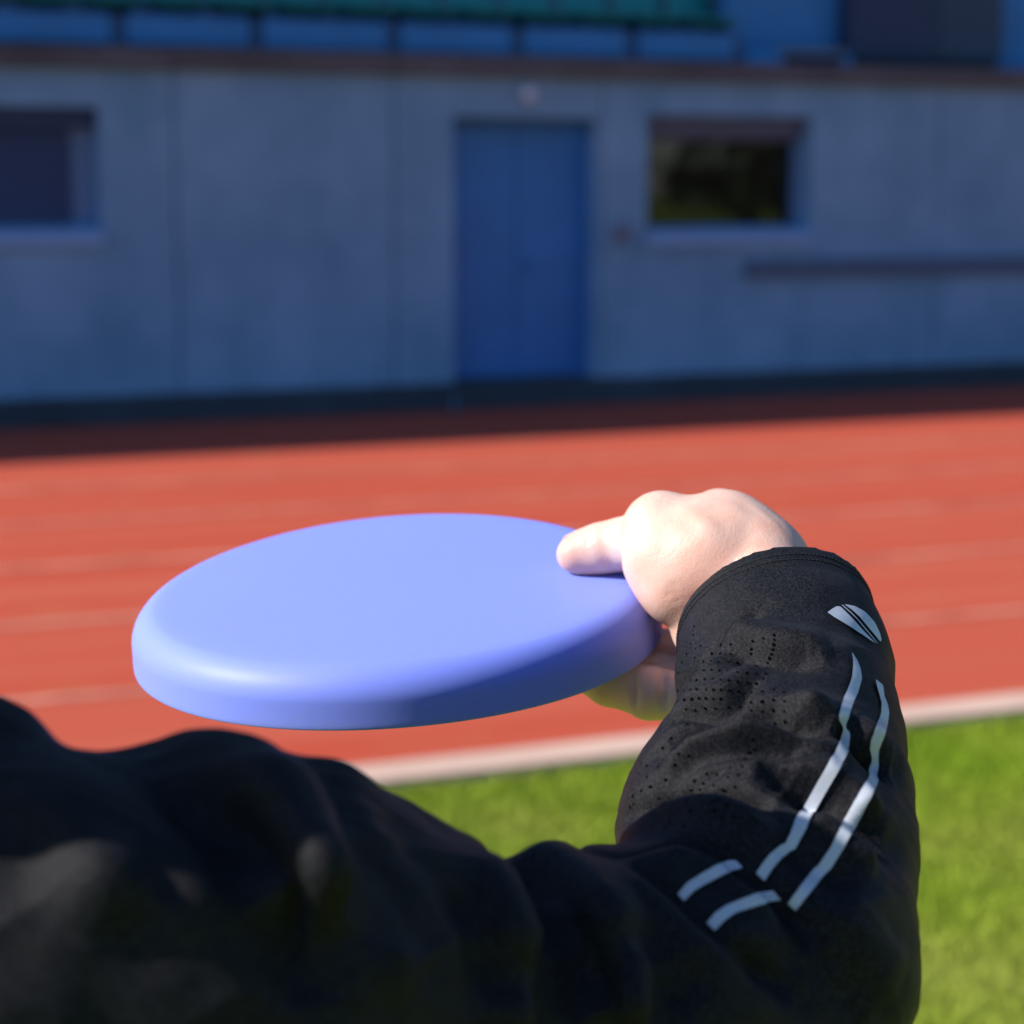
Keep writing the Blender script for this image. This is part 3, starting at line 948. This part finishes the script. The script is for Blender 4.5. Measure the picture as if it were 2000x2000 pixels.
# drape: irregular creases running round the arm, calmer towards the cuff
def drape(p):
    ax = (p - CUFF_C) @ (-CUFF_N)
    q = Vector((ax * 34 + p[0] * 14, p[0] * 13, p[2] * 9))
    a = mnoise.noise(q)
    b = mnoise.noise(Vector((ax * 80 - p[0] * 36, p[0] * 30 + 7, p[2] * 22)))
    k = min(1.0, max(.15, ax / .12))
    if p[2] < .74: k *= .6
    if p[2] > .80 or (p[0] > .06 and p[2] > .74): k *= .5
    return ((.5 - abs(a) * 2.6) * .0028 + (.5 - abs(b) * 2.6) * .0010) * k
drp = np.array([drape(p) for p in SV])
disp = np.clip(disp * 2.9, -.018, .012) + drp
SV = SV + SN * ((disp + low) * fade)[:, None]
# hem: a slightly raised double layer at the cuff
hem = np.clip(1 - np.abs(edge + .009) / .010, 0, 1) ** .4
SV = SV + SN * (hem * .0006)[:, None]
rim = np.nonzero(edge > -.004)[0]
for _ in range(4):
    T = relax(SV, SQ, 1, .5); SV[rim] = T[rim]
SV = relax(SV, SQ, 2, .4)
sleeve = link_mesh('jacket_sleeve', to_person(SV), SQ, M['fabric'], person, True)
bv = bvh_of(SV, SQ)

def on_cloth(u, v, lift=.0006):
    loc, nor, idx, dist = hit(bv, u, v)
    if loc is None: return None
    return np.array(loc) + np.array(nor) * lift, np.array(nor), dist

def strip(name, pairs, nacross=6, step=4.0, lift=.0010, maxjump=.035):
    A = resample(np.array([[*a, *b] for a, b in pairs]), step)
    rows = []
    for r in A:
        row = []
        for k in range(nacross + 1):
            t = k / nacross
            q = on_cloth(r[0] + (r[2] - r[0]) * t, r[1] + (r[3] - r[1]) * t, lift)
            row.append(q)
        rows.append(row)
    vs, fs, vid = [], [], {}
    def V(i, k):
        if (i, k) not in vid:
            vid[(i, k)] = len(vs); vs.append(rows[i][k][0] - FEET)
        return vid[(i, k)]
    for i in range(len(rows) - 1):
        for k in range(nacross):
            c = [rows[i][k], rows[i][k + 1], rows[i + 1][k + 1], rows[i + 1][k]]
            if any(x is None for x in c): continue
            ds = [x[2] for x in c]
            if max(ds) - min(ds) > maxjump: continue
            fs.append((V(i, k), V(i, k + 1), V(i + 1, k + 1), V(i + 1, k)))
    vs = relax(np.array(vs), np.array(fs), 2, .4)
    return link_mesh(name, vs, np.array(fs), M['stripe'], sleeve, True)
def pr1(L): return list(zip(r1([a for a, b in L]), r1([b for a, b in L])))
def pr4(L): return list(zip(r4([a for a, b in L]), r4([b for a, b in L])))
strip('reflective_stripe', pr1([((1686, 1038), (1690, 1042)), ((1692, 1080), (1718, 1085)), ((1692, 1110), (1736, 1130)), ((1685, 1170), (1743, 1180)), ((1660, 1240), (1725, 1250)), ((1625, 1330), (1685, 1350)), ((1612, 1372), (1668, 1400)), ((1612, 1398), (1659, 1430)),
       ((1638, 1432), (1660, 1440)), ((1637, 1455), (1688, 1468)), ((1630, 1485), (1690, 1490)), ((1615, 1530), (1684, 1535)), ((1570, 1620), (1650, 1625)), ((1510, 1720), (1600, 1715)), ((1450, 1830), (1540, 1820)), ((1390, 1932), (1480, 1930))])
      + pr4([((1100, 450), (1175, 475)), ((1048, 545), (1110, 580)), ((1022, 552), (1076, 592)), ((970, 600), (1035, 632)), ((935, 650), (990, 690)), ((900, 705), (952, 752))]))
strip('reflective_stripe', pr1([((1813, 1183), (1818, 1186)), ((1815, 1210), (1855, 1215)), ((1830, 1260), (1860, 1270)), ((1843, 1310), (1880, 1320)), ((1840, 1360), (1888, 1360)), ((1820, 1430), (1878, 1440)), ((1790, 1500), (1850, 1520)), ((1783, 1550), (1838, 1560)),
       ((1795, 1595), (1834, 1612)), ((1792, 1640), (1845, 1645)), ((1770, 1720), (1835, 1720)), ((1720, 1810), (1800, 1812)), ((1670, 1900), (1745, 1905))])
      + pr4([((1410, 350), (1488, 362)), ((1350, 460), (1430, 470)), ((1300, 565), (1375, 575)), ((1232, 665), (1308, 682)), ((1214, 678), (1272, 718)), ((1140, 770), (1222, 785)), ((1072, 866), (1120, 912))]))
strip('reflective_stripe', pr4([((475, 820), (515, 863)), ((520, 765), (565, 812)), ((600, 708), (640, 768)), ((680, 665), (720, 727)), ((760, 633), (790, 698)), ((797, 635), (838, 677))]))
strip('reflective_stripe', pr4([((632, 975), (680, 1022)), ((680, 920), (730, 970)), ((740, 880), (790, 930)), ((810, 850), (860, 905)), ((900, 818), (950, 875)), ((985, 796), (1012, 856)), ((997, 799), (1045, 850))]))
# emblem on the cuff: a leaf-shaped print slit by two thin lines
strip('emblem', pr1([((1557, 826), (1561, 828)), ((1580, 803), (1600, 858)), ((1604, 784), (1650, 890)), ((1622, 784), (1690, 915)), ((1660, 822), (1722, 936)), ((1700, 865), (1755, 955)), ((1745, 918), (1785, 975)), ((1790, 965), (1805, 985)), ((1812, 988), (1816, 992))]), 5)
strip('emblem', pr1([((1629, 783), (1640, 783)), ((1680, 828), (1690, 828)), ((1720, 868), (1732, 872)), ((1755, 912), (1768, 916)), ((1790, 953), (1801, 956)), ((1820, 988), (1826, 989))]), 2, 3)
strip('emblem', pr1([((1648, 782), (1653, 781)), ((1690, 815), (1705, 788)), ((1725, 850), (1760, 817)), ((1765, 898), (1812, 872)), ((1800, 938), (1838, 928)), ((1826, 968), (1846, 965)), ((1838, 979), (1842, 978))]), 4, 3)

# hem stitching: two rows of short threads round the cuff
def stitching():
    mb = MB()
    e1 = np.cross(CUFF_N, [1, 0, 0]); e1 /= np.linalg.norm(e1); e2 = np.cross(CUFF_N, e1)
    W = lambda p: cam_to_world(np.asarray(p))
    for off in (.0085, .0130):
        c = CUFF_C - CUFF_N * off
        n = 150
        P = []
        for k in range(n * 3):
            a = 2 * math.pi * k / (n * 3)
            d = e1 * math.cos(a) + e2 * math.sin(a)
            o = c + d * .08
            wo, wd = W(o), W(c) - W(o)
            r = bv.ray_cast(Vector(wo), Vector(wd).normalized(), .08)
            P.append(None if r[0] is None else np.array(r[0]) + np.array(r[1]) * .0003)
        for k in range(n):
            q = [P[k * 3], P[k * 3 + 1], P[(k * 3 + 2) % (n * 3)]]
            if any(x is None for x in q): continue
            mb.tube([tuple(x - FEET) for x in q], .00032, 5)
    mb.build('stitching', M['thread'], sleeve, kind='stuff')
stitching()

PERF = r1([(845, 893), (840, 938), (1275, 940), (825, 987), (880, 998), (988, 993), (1040, 990), (1160, 972), (1217, 958), (805, 1040), (853, 1013), (1275, 965), (780, 1088), (848, 1062), (985, 1040), (1040, 1043), (1153, 1015), (1273, 990), (1268, 1018), (1260, 1042), (1250, 1065), (1240, 1090),
    (757, 1143), (895, 1085), (933, 1080), (975, 1085), (1025, 1085), (1075, 1092), (1128, 1100), (1180, 1107), (1235, 1118), (940, 1040), (1150, 1040),
    (735, 1195), (857, 1133), (895, 1130), (937, 1128), (980, 1132), (1025, 1135), (1077, 1140), (1128, 1145), (1180, 1150), (1230, 1150),
    (710, 1250), (822, 1187), (858, 1183), (902, 1180), (945, 1178), (987, 1180), (1030, 1185), (1078, 1192), (1130, 1197), (1180, 1202), (1217, 1175),
    (757, 1240), (790, 1240), (825, 1235), (857, 1233), (908, 1233), (947, 1235), (987, 1235), (1035, 1240), (1085, 1245), (1153, 1250), (1210, 1245), (1270, 1235), (1330, 1250),
    (755, 1293), (790, 1288), (830, 1285), (870, 1280), (908, 1280), (945, 1283), (985, 1283), (1150, 1303), (1210, 1298), (1270, 1290), (1330, 1297),
    (850, 1345), (905, 1335), (960, 1335), (1030, 1330), (1090, 1330), (1150, 1345), (1210, 1350), (1270, 1345), (1330, 1350), (800, 1340), (1280, 1415), (1335, 1408), (1220, 1405),
    (805, 1420), (720, 1497), (590, 1645), (610, 1757), (675, 1550), (815, 1590), (1160, 1500), (1165, 1555), (1140, 1573), (1122, 1610), (1100, 1650), (1040, 1658), (965, 1692), (910, 1687), (845, 1725), (893, 1740), (950, 1750), (1025, 1707),
    (1080, 1693), (830, 1775), (878, 1773), (1000, 1775), (1063, 1757), (1018, 1858), (945, 1840), (955, 1890), (805, 1833), (825, 1890), (650, 1650), (690, 1720), (740, 1640), (760, 1580), (560, 1780), (520, 1850)])
PERF += r4([(745, 340), (735, 260), (568, 205), (550, 258), (530, 315), (600, 283), (697, 315), (548, 370), (678, 370), (783, 402), (715, 408), (410, 460), (435, 435), (512, 455), (955, 470), (905, 430), (1035, 425), (330, 240), (315, 185), (225, 350), (240, 290), (380, 300), (150, 540), (180, 520)])
def perforations():
    mb = MB()
    for (u, v) in PERF:
        q = on_cloth(u, v, .0003)
        if q is None: continue
        p, n, _ = q
        e1 = np.cross(n, [0, 0, 1.]); e1 /= np.linalg.norm(e1) + 1e-9; e2 = np.cross(n, e1)
        rr = .00064 * random.uniform(.75, 1.15)
        vs = [p - FEET + (e1 * math.cos(a) * 1.0 + e2 * math.sin(a)) * rr for a in np.linspace(0, 2 * math.pi, 11)[:-1]]
        mb.add(vs, [tuple(range(10))])
    mb.build('perforations', M['hole'], sleeve, kind='stuff')
perforations()

# ---- the disc
DN = np.array([-.0607, -.9610, -.2699]); DN /= np.linalg.norm(DN)
DC = np.array([-.0607, .0366, 1.0362])
DR = .137
disc_o = empty('flying_disc', cam_to_world(DC), label='matte blue plastic flying disc gripped at its rim in the hand', cat='flying disc')
def disc():
    # lathe profile (radius, height along the normal): outer skin, then the inside of the rim and the underside
    a_, b_, n_ = .0155, .0160, 1.95          # rounded shoulder of the rim, then a short, slightly flared wall
    outer = [(0.0005, .0008), (.03, .0007), (.06, .0006), (.09, .0005), (.110, .0003), (.118, .0002)]
    outer += [(.1370 - a_ + a_ * math.sin(t) ** (2 / n_), -b_ + b_ * math.cos(t) ** (2 / n_)) for t in [math.pi / 2 * k / 10 for k in range(1, 11)]]
    outer += [(.1372, -.0225), (.1374, -.0276), (.1368, -.0284), (.1354, -.0285)]
    inner = [(.1334, -.0278), (.1318, -.0248), (.1304, -.0160), (.1275, -.0090), (.1225, -.0050), (.112, -.0031), (.08, -.0022), (.0005, -.0020)]
    def smooth_prof(p):
        p = np.array(p)
        return smooth_line(p, 2)
    mb = MB()
    wn_ = DN[0] * RT - DN[1] * UP + DN[2] * FW
    mb.lathe([tuple(q) for q in smooth_prof(outer + inner)], (0, 0, 0), wn_, 160)
    er = RT - wn_ * (RT @ wn_); er /= np.linalg.norm(er)
    mb.v = [tuple(np.array(q) + wn_ * (.0016 - .19 * float(np.array(q) @ er) ** 2)) for q in mb.v]      # the grip bends it a little
    o = mb.build('disc_shell', M['disc'], disc_o, True)
    return o
disc()

# ---- hand (fine) and the rest of the body (coarse), one mesh
def plane_depth(u, v, r, up=True):
    """depth at which a ball of radius r, seen at (u, v), rests on the disc's top"""
    rr = np.array([(u - 1000) / F_PX, (v - 1000) / F_PX, 1.0])
    return (DN @ DC + r) / (DN @ rr)
def rest(u, v, r, lift=0.0): return (px(u, v, plane_depth(u, v, r + lift)), r)
Hd = Field(np.array([.0, -.03, .93]), np.array([.165, .125, 1.125]), .00105)
WR = (px(1482, 1114, .985), .0240)
WR2 = (px(1512, 1225, .950), .0250)
B1 = (px(1292, 1036, 1.003), .0176)
B2 = (px(1414, 1050, 1.000), .0216)
T1 = (px(1304, 1094, .994), .0198)
T2 = (px(1330, 1140, .988), .0184)
FL = (px(1385, 1090, .989), .0232)
MD = (px(1451, 1080, .992), .0232)
Hd.cone(WR2[0], WR[0], WR2[1], WR[1], .0)
Hd.cone(WR[0], MD[0], WR[1] - .001, MD[1], .004)
Hd.cone(MD[0], B2[0], MD[1], B2[1], .010)
Hd.cone(B1[0], B2[0], B1[1] - .0016, B2[1] - .0040, .010)
Hd.cone(B1[0], T1[0], B1[1], T1[1], .006)
Hd.cone(T1[0], T2[0], T1[1], T2[1], .006)
Hd.cone(T2[0], WR[0], T2[1], WR[1] - .002, .008)
Hd.cone(T1[0], FL[0], T1[1] - .0008, FL[1], .010)
Hd.cone(T2[0], FL[0], T2[1] - .0005, FL[1] - .0005, .010)
Hd.cone(FL[0], WR[0], FL[1] - .001, WR[1] - .001, .008)
Hd.cone(FL[0], B2[0], FL[1] - .001, B2[1] - .001, .010)
Hd.cone(B1[0], FL[0], B1[1] - .001, FL[1] - .0012, .010)
# heel of the palm below
PH = (px(1400, 1222, .985), .0175)
Hd.cone(WR[0], PH[0], .019, PH[1], .005)
# thumb resting on the disc
t0 = (px(1262, 1052, 1.012), .0150)
t1 = rest(1212, 1064, .0134, .001)
t2 = rest(1174, 1071, .0128, .0)
t3 = rest(1144, 1078, .0116, -.0008)
t4 = rest(1124, 1083, .0098, .0004)
Hd.cone(B1[0], t0[0], .0150, t0[1], .004)
Hd.cone(t0[0], t1[0], t0[1], t1[1], .003)
Hd.cone(t1[0], t2[0], t1[1], t2[1], .003)
Hd.cone(t2[0], t3[0], t2[1], t3[1], .003)
Hd.cone(t3[0], t4[0], t3[1], t4[1], .003)
# the four fingers, curled under the rim; knuckles on the far side of the palm
tang = np.array([.10, -.262, .960]); tang /= np.linalg.norm(tang)    # along the rim, away from the photographer
fing = []
base_chain = [(px(1400, 1300, 1.0), .0125), (px(1345, 1362, .985), .0120), (px(1268, 1354, .99), .0132), (px(1240, 1345, .994), .0122), (px(1192, 1331, 1.0), .0125), (px(1142, 1312, 1.008), .0100)]
lens = [(0, 1.0), (.0185, 1.03), (.0370, 1.06), (.0550, 1.0)]
Hand_palm = []
for j, (o, sc) in enumerate(lens):
    sh_ = tang * o + np.array([.002 * j, .0, 0])
    ch = [(p + sh_ * 1.0, r * (1 + .04 * min(j, 2))) for p, r in base_chain]
    # reach a little further under the disc for the longer fingers
    ch[-1] = (ch[-1][0] + (ch[-1][0] - ch[-2][0]) * (sc - 1) * 4, ch[-1][1])
    Hd.cone(ch[0][0], ch[1][0], ch[0][1], ch[1][1], .006)
    for a in range(1, len(ch) - 1):
        Hd.cone(ch[a][0], ch[a + 1][0], ch[a][1], ch[a + 1][1], .0012 if a in (3,) else .002)
    # metacarpal from the wrist / knuckle ridge down to the finger root
    kn = (px(1405 - 8 * (3 - j), 1235 - 58 * j, .992) + tang * o * .75, .0150)
    Hd.cone(kn[0], ch[0][0], kn[1], ch[0][1] + .001, .006)
    Hd.cone(WR[0] + np.array([0, .004, .012]), kn[0], .014, kn[1] - .002, .004)
    Hand_palm.append(kn)
for a, b in zip(Hand_palm[:-1], Hand_palm[1:]):
    Hd.cone(a[0], b[0], a[1] - .001, b[1] - .001, .008)
Hd.cone(Hand_palm[-1][0], B2[0], .013, .015, .006)
Hd.cone(Hand_palm[-1][0], B1[0], .012, .012, .006)
Hd.cone(PH[0], base_chain[0][0], .018, .0135, .010)
HV, HQ = Hd.mesh()
HV = relax(HV, HQ, 2, .45)
HN = vert_normals(HV, HQ)
hb = bvh_of(HV, HQ)
def hand_line(pts, dep, w):
    global HV
    P = project(hb, pts, 4)
    if P is None: return
    ids = np.nonzero(((HV > P.min(0) - 3 * w) & (HV < P.max(0) + 3 * w)).all(1))[0]
    D = np.linalg.norm(HV[ids][:, None, :] - P[None], axis=2)
    k = D.argmin(1); tt = k / max(1, len(P) - 1)
    taper = np.clip(np.minimum(tt, 1 - tt) / .3, 0.1, 1)
    HV[ids] += HN[ids] * (dep * np.exp(-(D[np.arange(len(ids)), k] / w) ** 2) * taper)[:, None]
def r2(pts): return [(1050 + x / 3.864, 920 + y / 3.864) for x, y in pts]
hand_line(r2([(1350, 200), (1450, 250), (1560, 330), (1700, 400), (1800, 470)]), .0005, .005)     # tendon / vein
hand_line(r2([(1560, 230), (1680, 300), (1790, 400), (1880, 500)]), .0003, .0026)                   # vein
hand_line(r2([(1000, 230), (1150, 300), (1300, 420), (1420, 520)]), .0006, .0045)                 # tendon of the thumb
hand_line(r2([(1000, 330), (1120, 400), (1240, 520)]), -.0005, .006)
hand_line(r2([(1200, 210), (1330, 330), (1480, 470)]), -.0007, .006)
hand_line(r2([(930, 200), (1000, 190), (1060, 215)]), -.0003, .0013)
hand_line(r2([(900, 230), (980, 225), (1050, 250)]), -.0003, .0013)
hand_line(r2([(690, 300), (680, 420), (668, 560), (675, 700)]), -.0012, .002)                       # fold where the thumb leaves
hand_line(r2([(960, 900), (1010, 870), (1080, 850)]), -.0003, .0022)
hand_line(r2([(930, 960), (1000, 930), (1100, 910)]), -.0003, .0018)
hand_line(r2([(980, 1010), (1040, 980), (1110, 960)]), -.0002, .0016)
hand_line(r2([(360, 470), (370, 520), (375, 570)]), -.0005, .0014)                                  # joint crease of the thumb
hand_line(r2([(395, 440), (408, 500), (412, 560)]), -.0005, .0014)
hand_line([(1237, 1312), (1238, 1345), (1238, 1390)], -.0026, .0018)
hand_line([(1293, 1296), (1297, 1340), (1297, 1395)], -.0030, .0022)
hand_line([(1249, 1289), (1275, 1289), (1300, 1288)], -.0028, .0022)

# coarse body under the clothes, in the level frame (right, forward, height)
Bd = Field(np.array([-.75, .30, 0.02]), np.array([.06, .98, 1.83]), .008)
hd = np.array([-.315, .632, 1.618])
Bd.ell(hd + [0, 0, .025], (.073, .092, .100), k=.02)
Bd.ell(hd + [0, .03, -.055], (.055, .065, .065), k=.03)
Bd.cone(hd + [0, -.03, -.06], (-.32, .565, 1.45), .054, .062, .02)
Bd.cone(hd + [0, .086, .012], hd + [0, .098, -.026], .008, .011, .012)       # nose
for s in (-1, 1):
    Bd.ell(hd + [s * .031, .088, .02], (.017, .012, .010), k=.006, op='cut')
    Bd.ell(hd + [s * .076, -.005, -.005], (.010, .022, .032), k=.006)       # ears
Bd.ell(hd + [0, .083, -.060], (.022, .012, .006), k=.006)
Bd.ell(hd + [0, .082, -.071], (.020, .012, .006), k=.006)
RSH = np.array([-.16, .585, 1.44])
LSH = np.array([-.50, .61, 1.43])
Bd.cone((-.33, .585, 1.33), (-.33, .575, 1.08), .125, .115, .03)
Bd.cone((-.33, .575, 1.08), (-.33, .57, .93), .115, .13, .03)
Bd.cone((-.26, .58, 1.33), (-.40, .59, 1.33), .115, .115, .04)
Bd.cone(RSH, (-.32, .58, 1.44), .055, .06, .04)
Bd.cone(LSH, (-.32, .58, 1.44), .055, .06, .04)
Bd.chain([(LSH, .052), (np.array([-.585, .60, 1.15]), .040), (np.array([-.56, .72, .93]), .028)], .02)
LH = np.array([-.555, .745, .86])
Bd.ell(LH, (.022, .036, .045), k=.02)
for k in range(4):
    a = LH + [.002, .028 - .018 * k, -.03]
    Bd.chain([(a, .0105), (a + [.006, .006, -.035], .0095), (a + [.02, .008, -.06], .0085)], .006)
Bd.chain([(LH + [.005, .03, .01], .012), (LH + [.02, .055, -.02], .0105), (LH + [.025, .06, -.045], .009)], .008)
for s, dx, dy in ((-1, -.13, .06), (1, .10, -.06)):
    hip = np.array([-.33 + s * .085, .57, .90])
    kne = np.array([-.33 + s * .085 + dx * .45, .57 + dy * .6 + .03, .49])
    ank = np.array([-.33 + s * .085 + dx, .57 + dy, .09])
    Bd.chain([(hip, .085), (kne, .055), (ank, .040)], .03)
    Bd.cone(ank + [0, -.02, -.035], ank + [s * .03, .15, -.045], .032, .026, .02)
BV, BQ = Bd.mesh()
def level_to_local(V): return V[:, 0:1] * RT + V[:, 1:2] * FH + V[:, 2:3] * np.array([[0, 0, 1.0]]) - FEET
# right arm inside the sleeve, up to the wrist
Ar = Field(np.array([-.20, .02, .52]), np.array([.20, .30, 1.02]), .006)
Ar.chain([(px(100, 1930, .62), .040), (px(700, 1930, .69), .034), (ELB, .036), (WR2[0], .0285), (WR[0], .024)], 0)
AV, AQ = Ar.mesh()
allV = np.concatenate([level_to_local(BV), to_person(AV), to_person(HV)])
allQ = np.concatenate([BQ, AQ + len(BV), HQ + len(BV) + len(AV)])
body = link_mesh('body', allV, allQ, M['skin'], person, True)

# thumb nail
def nail():
    up_w = DN[0] * RT - DN[1] * UP + DN[2] * FW
    a = cam_to_world(t4[0]); b = cam_to_world(t2[0])
    ax = (a - b); ax /= np.linalg.norm(ax)
    nrm = up_w * .55 + FW * .62; nrm -= ax * (nrm @ ax); nrm /= np.linalg.norm(nrm)
    sd = np.cross(ax, nrm)
    c = cam_to_world(t3[0]) + ax * .0035 
    vs, fs = [], []
    n, m = 10, 8
    for i in range(n + 1):
        x = -.0065 + .0135 * i / n
        w = .0062 * math.sqrt(max(0.05, 1 - (max(0, abs(x) - .003) / .0055) ** 2))
        for j in range(m + 1):
            f = -1 + 2 * j / m
            ang = f * .75
            rr = .0116 - .0012 * max(0, x / .0075)
            vs.append(tuple(c + ax * x + sd * math.sin(ang) * rr * w / .0062 + nrm * (math.cos(ang) * rr) - FEET))
    for i in range(n):
        for j in range(m):
            k = i * (m + 1) + j
            fs.append((k, k + 1, k + m + 2, k + m + 1))
    o = link_mesh('thumbnail', vs, fs, M['nail'], body, True)
    md = o.modifiers.new('thickness', 'SOLIDIFY'); md.thickness = .0005
nail()
# face details and hair
for s in (-1, 1):
    c = hd + [s * .031, .080, .02]
    c = c[0] * RT + c[1] * FH + np.array([0, 0, c[2]]) - FEET
    bm = bmesh.new(); bmesh.ops.create_uvsphere(bm, u_segments=16, v_segments=10, radius=.0115)
    me = bpy.data.meshes.new('eye'); bm.to_mesh(me); bm.free(); me.materials.append(M['eye'])
    o = bpy.data.objects.new('eye', me); COL.objects.link(o); o.parent = person; o.location = c
    MB().lathe([(.0055, .0104), (.003, .0117), (.0003, .0120)], (0, 0, 0), FH, 14).build('iris', M['iris'], o, True)
Hr = Field(np.array([-.43, .50, 1.50]), np.array([-.20, .78, 1.82]), .006)
Hr.ell(hd + [0, -.012, .038], (.086, .101, .105), k=.0)
Hr.ell(hd + [0, .11, -.055], (.075, .075, .085), k=.02, op='cut')
Hr.ell(hd + [0, .06, -.12], (.12, .10, .09), k=.02, op='cut')
RV, RQ = Hr.mesh()
RV = relax(RV, RQ, 4, .5)
RN = vert_normals(RV, RQ)
RV = RV + RN * np.array([mnoise.noise(Vector((p[0] * 60, p[1] * 60, p[2] * 18))) * .006 for p in RV])[:, None]
link_mesh('hair', level_to_local(RV), RQ, M['hair'], person, True)

# jacket body with the other sleeve
Jk = Field(np.array([-.72, .34, .80]), np.array([-.06, .90, 1.62]), .007)
Jk.cone((-.26, .58, 1.34), (-.40, .59, 1.34), .135, .135, .04)
Jk.cone((-.33, .585, 1.34), (-.33, .575, 1.06), .145, .138, .04)
Jk.cone((-.33, .575, 1.06), (-.33, .57, .90), .138, .152, .03)
Jk.cone(RSH, (-.33, .58, 1.46), .070, .075, .04)
Jk.cone(LSH, (-.33, .58, 1.46), .072, .075, .04)
Jk.cone((-.32, .585, 1.46), (-.318, .592, 1.535), .078, .070, .02)
Jk.chain([(LSH, .072), (np.array([-.585, .60, 1.15]), .058), (np.array([-.565, .70, .965]), .046)], .02, .02)
Jk.cone((-.318, .592, 1.525), (-.316, .60, 1.60), .060, .062, 0, 'cut')
X, Y, Z = np.meshgrid(*Jk.ax, indexing='ij', sparse=True)
Jk.F = np.maximum(Jk.F, (.86 - Z) + 0 * X + 0 * Y)
JV, JQ = Jk.mesh()
JV = relax(JV, JQ, 3, .5)
JN = vert_normals(JV, JQ)
JV = JV + JN * np.array([mnoise.noise(Vector((p[0] * 12, p[1] * 12, p[2] * 22))) * .006 for p in JV])[:, None]
link_mesh('jacket_body', level_to_local(JV), JQ, M['fabric'], person, True)
# trousers and shoes
Tr = Field(np.array([-.62, .35, .08]), np.array([-.02, .85, 1.06]), .008)
Tr.cone((-.33, .575, 1.0), (-.33, .57, .90), .128, .14, .02)
for s, dx, dy in ((-1, -.13, .06), (1, .10, -.06)):
    hip = np.array([-.33 + s * .085, .57, .90]); kne = np.array([-.33 + s * .085 + dx * .45, .57 + dy * .6 + .03, .49]); ank = np.array([-.33 + s * .085 + dx, .57 + dy, .13])
    Tr.chain([(hip, .098), (kne, .072), (ank, .062)], .03, .02)
X, Y, Z = np.meshgrid(*Tr.ax, indexing='ij', sparse=True)
Tr.F = np.maximum(Tr.F, (.10 - Z) + 0 * X + 0 * Y)
TV, TQ = Tr.mesh()
TN = vert_normals(TV, TQ)
TV = TV + TN * np.array([mnoise.noise(Vector((p[0] * 14, p[1] * 14, p[2] * 20))) * .007 for p in TV])[:, None]
link_mesh('trousers', level_to_local(TV), TQ, M['trousers'], person, True)
for s, dx, dy in ((-1, -.13, .06), (1, .10, -.06)):
    ank = np.array([-.33 + s * .085 + dx, .57 + dy, .09])
    Sh = Field(ank + [-.12, -.14, -.10], ank + [.13, .26, .08], .006)
    Sh.cone(ank + [0, -.03, -.03], ank + [s * .025, .13, -.045], .044, .034, 0)
    Sh.cone(ank + [0, -.01, -.02], ank + [s * .005, .02, .03], .042, .042, .02)
    Sh.cone(ank + [s * .025, .13, -.05], ank + [s * .035, .17, -.052], .034, .028, .01)
    Sh.F = np.maximum(Sh.F, (.022 - np.meshgrid(*Sh.ax, indexing='ij', sparse=True)[2]) + np.zeros_like(Sh.F))
    V, Q = Sh.mesh()
    o = link_mesh('shoe', level_to_local(V), Q, M['shoe'], person, True)
    So = Field(ank + [-.12, -.14, -.10], ank + [.13, .26, .0], .006)
    So.cone(ank + [0, -.03, -.06], ank + [s * .03, .16, -.06], .046, .038, 0)
    Zs = np.meshgrid(*So.ax, indexing='ij', sparse=True)[2]
    So.F = np.maximum(np.maximum(So.F, (Zs - .026) + np.zeros_like(So.F)), (-.006 - Zs) + np.zeros_like(So.F))
    V, Q = So.mesh()
    link_mesh('sole', level_to_local(V), Q, M['sole'], o, True)
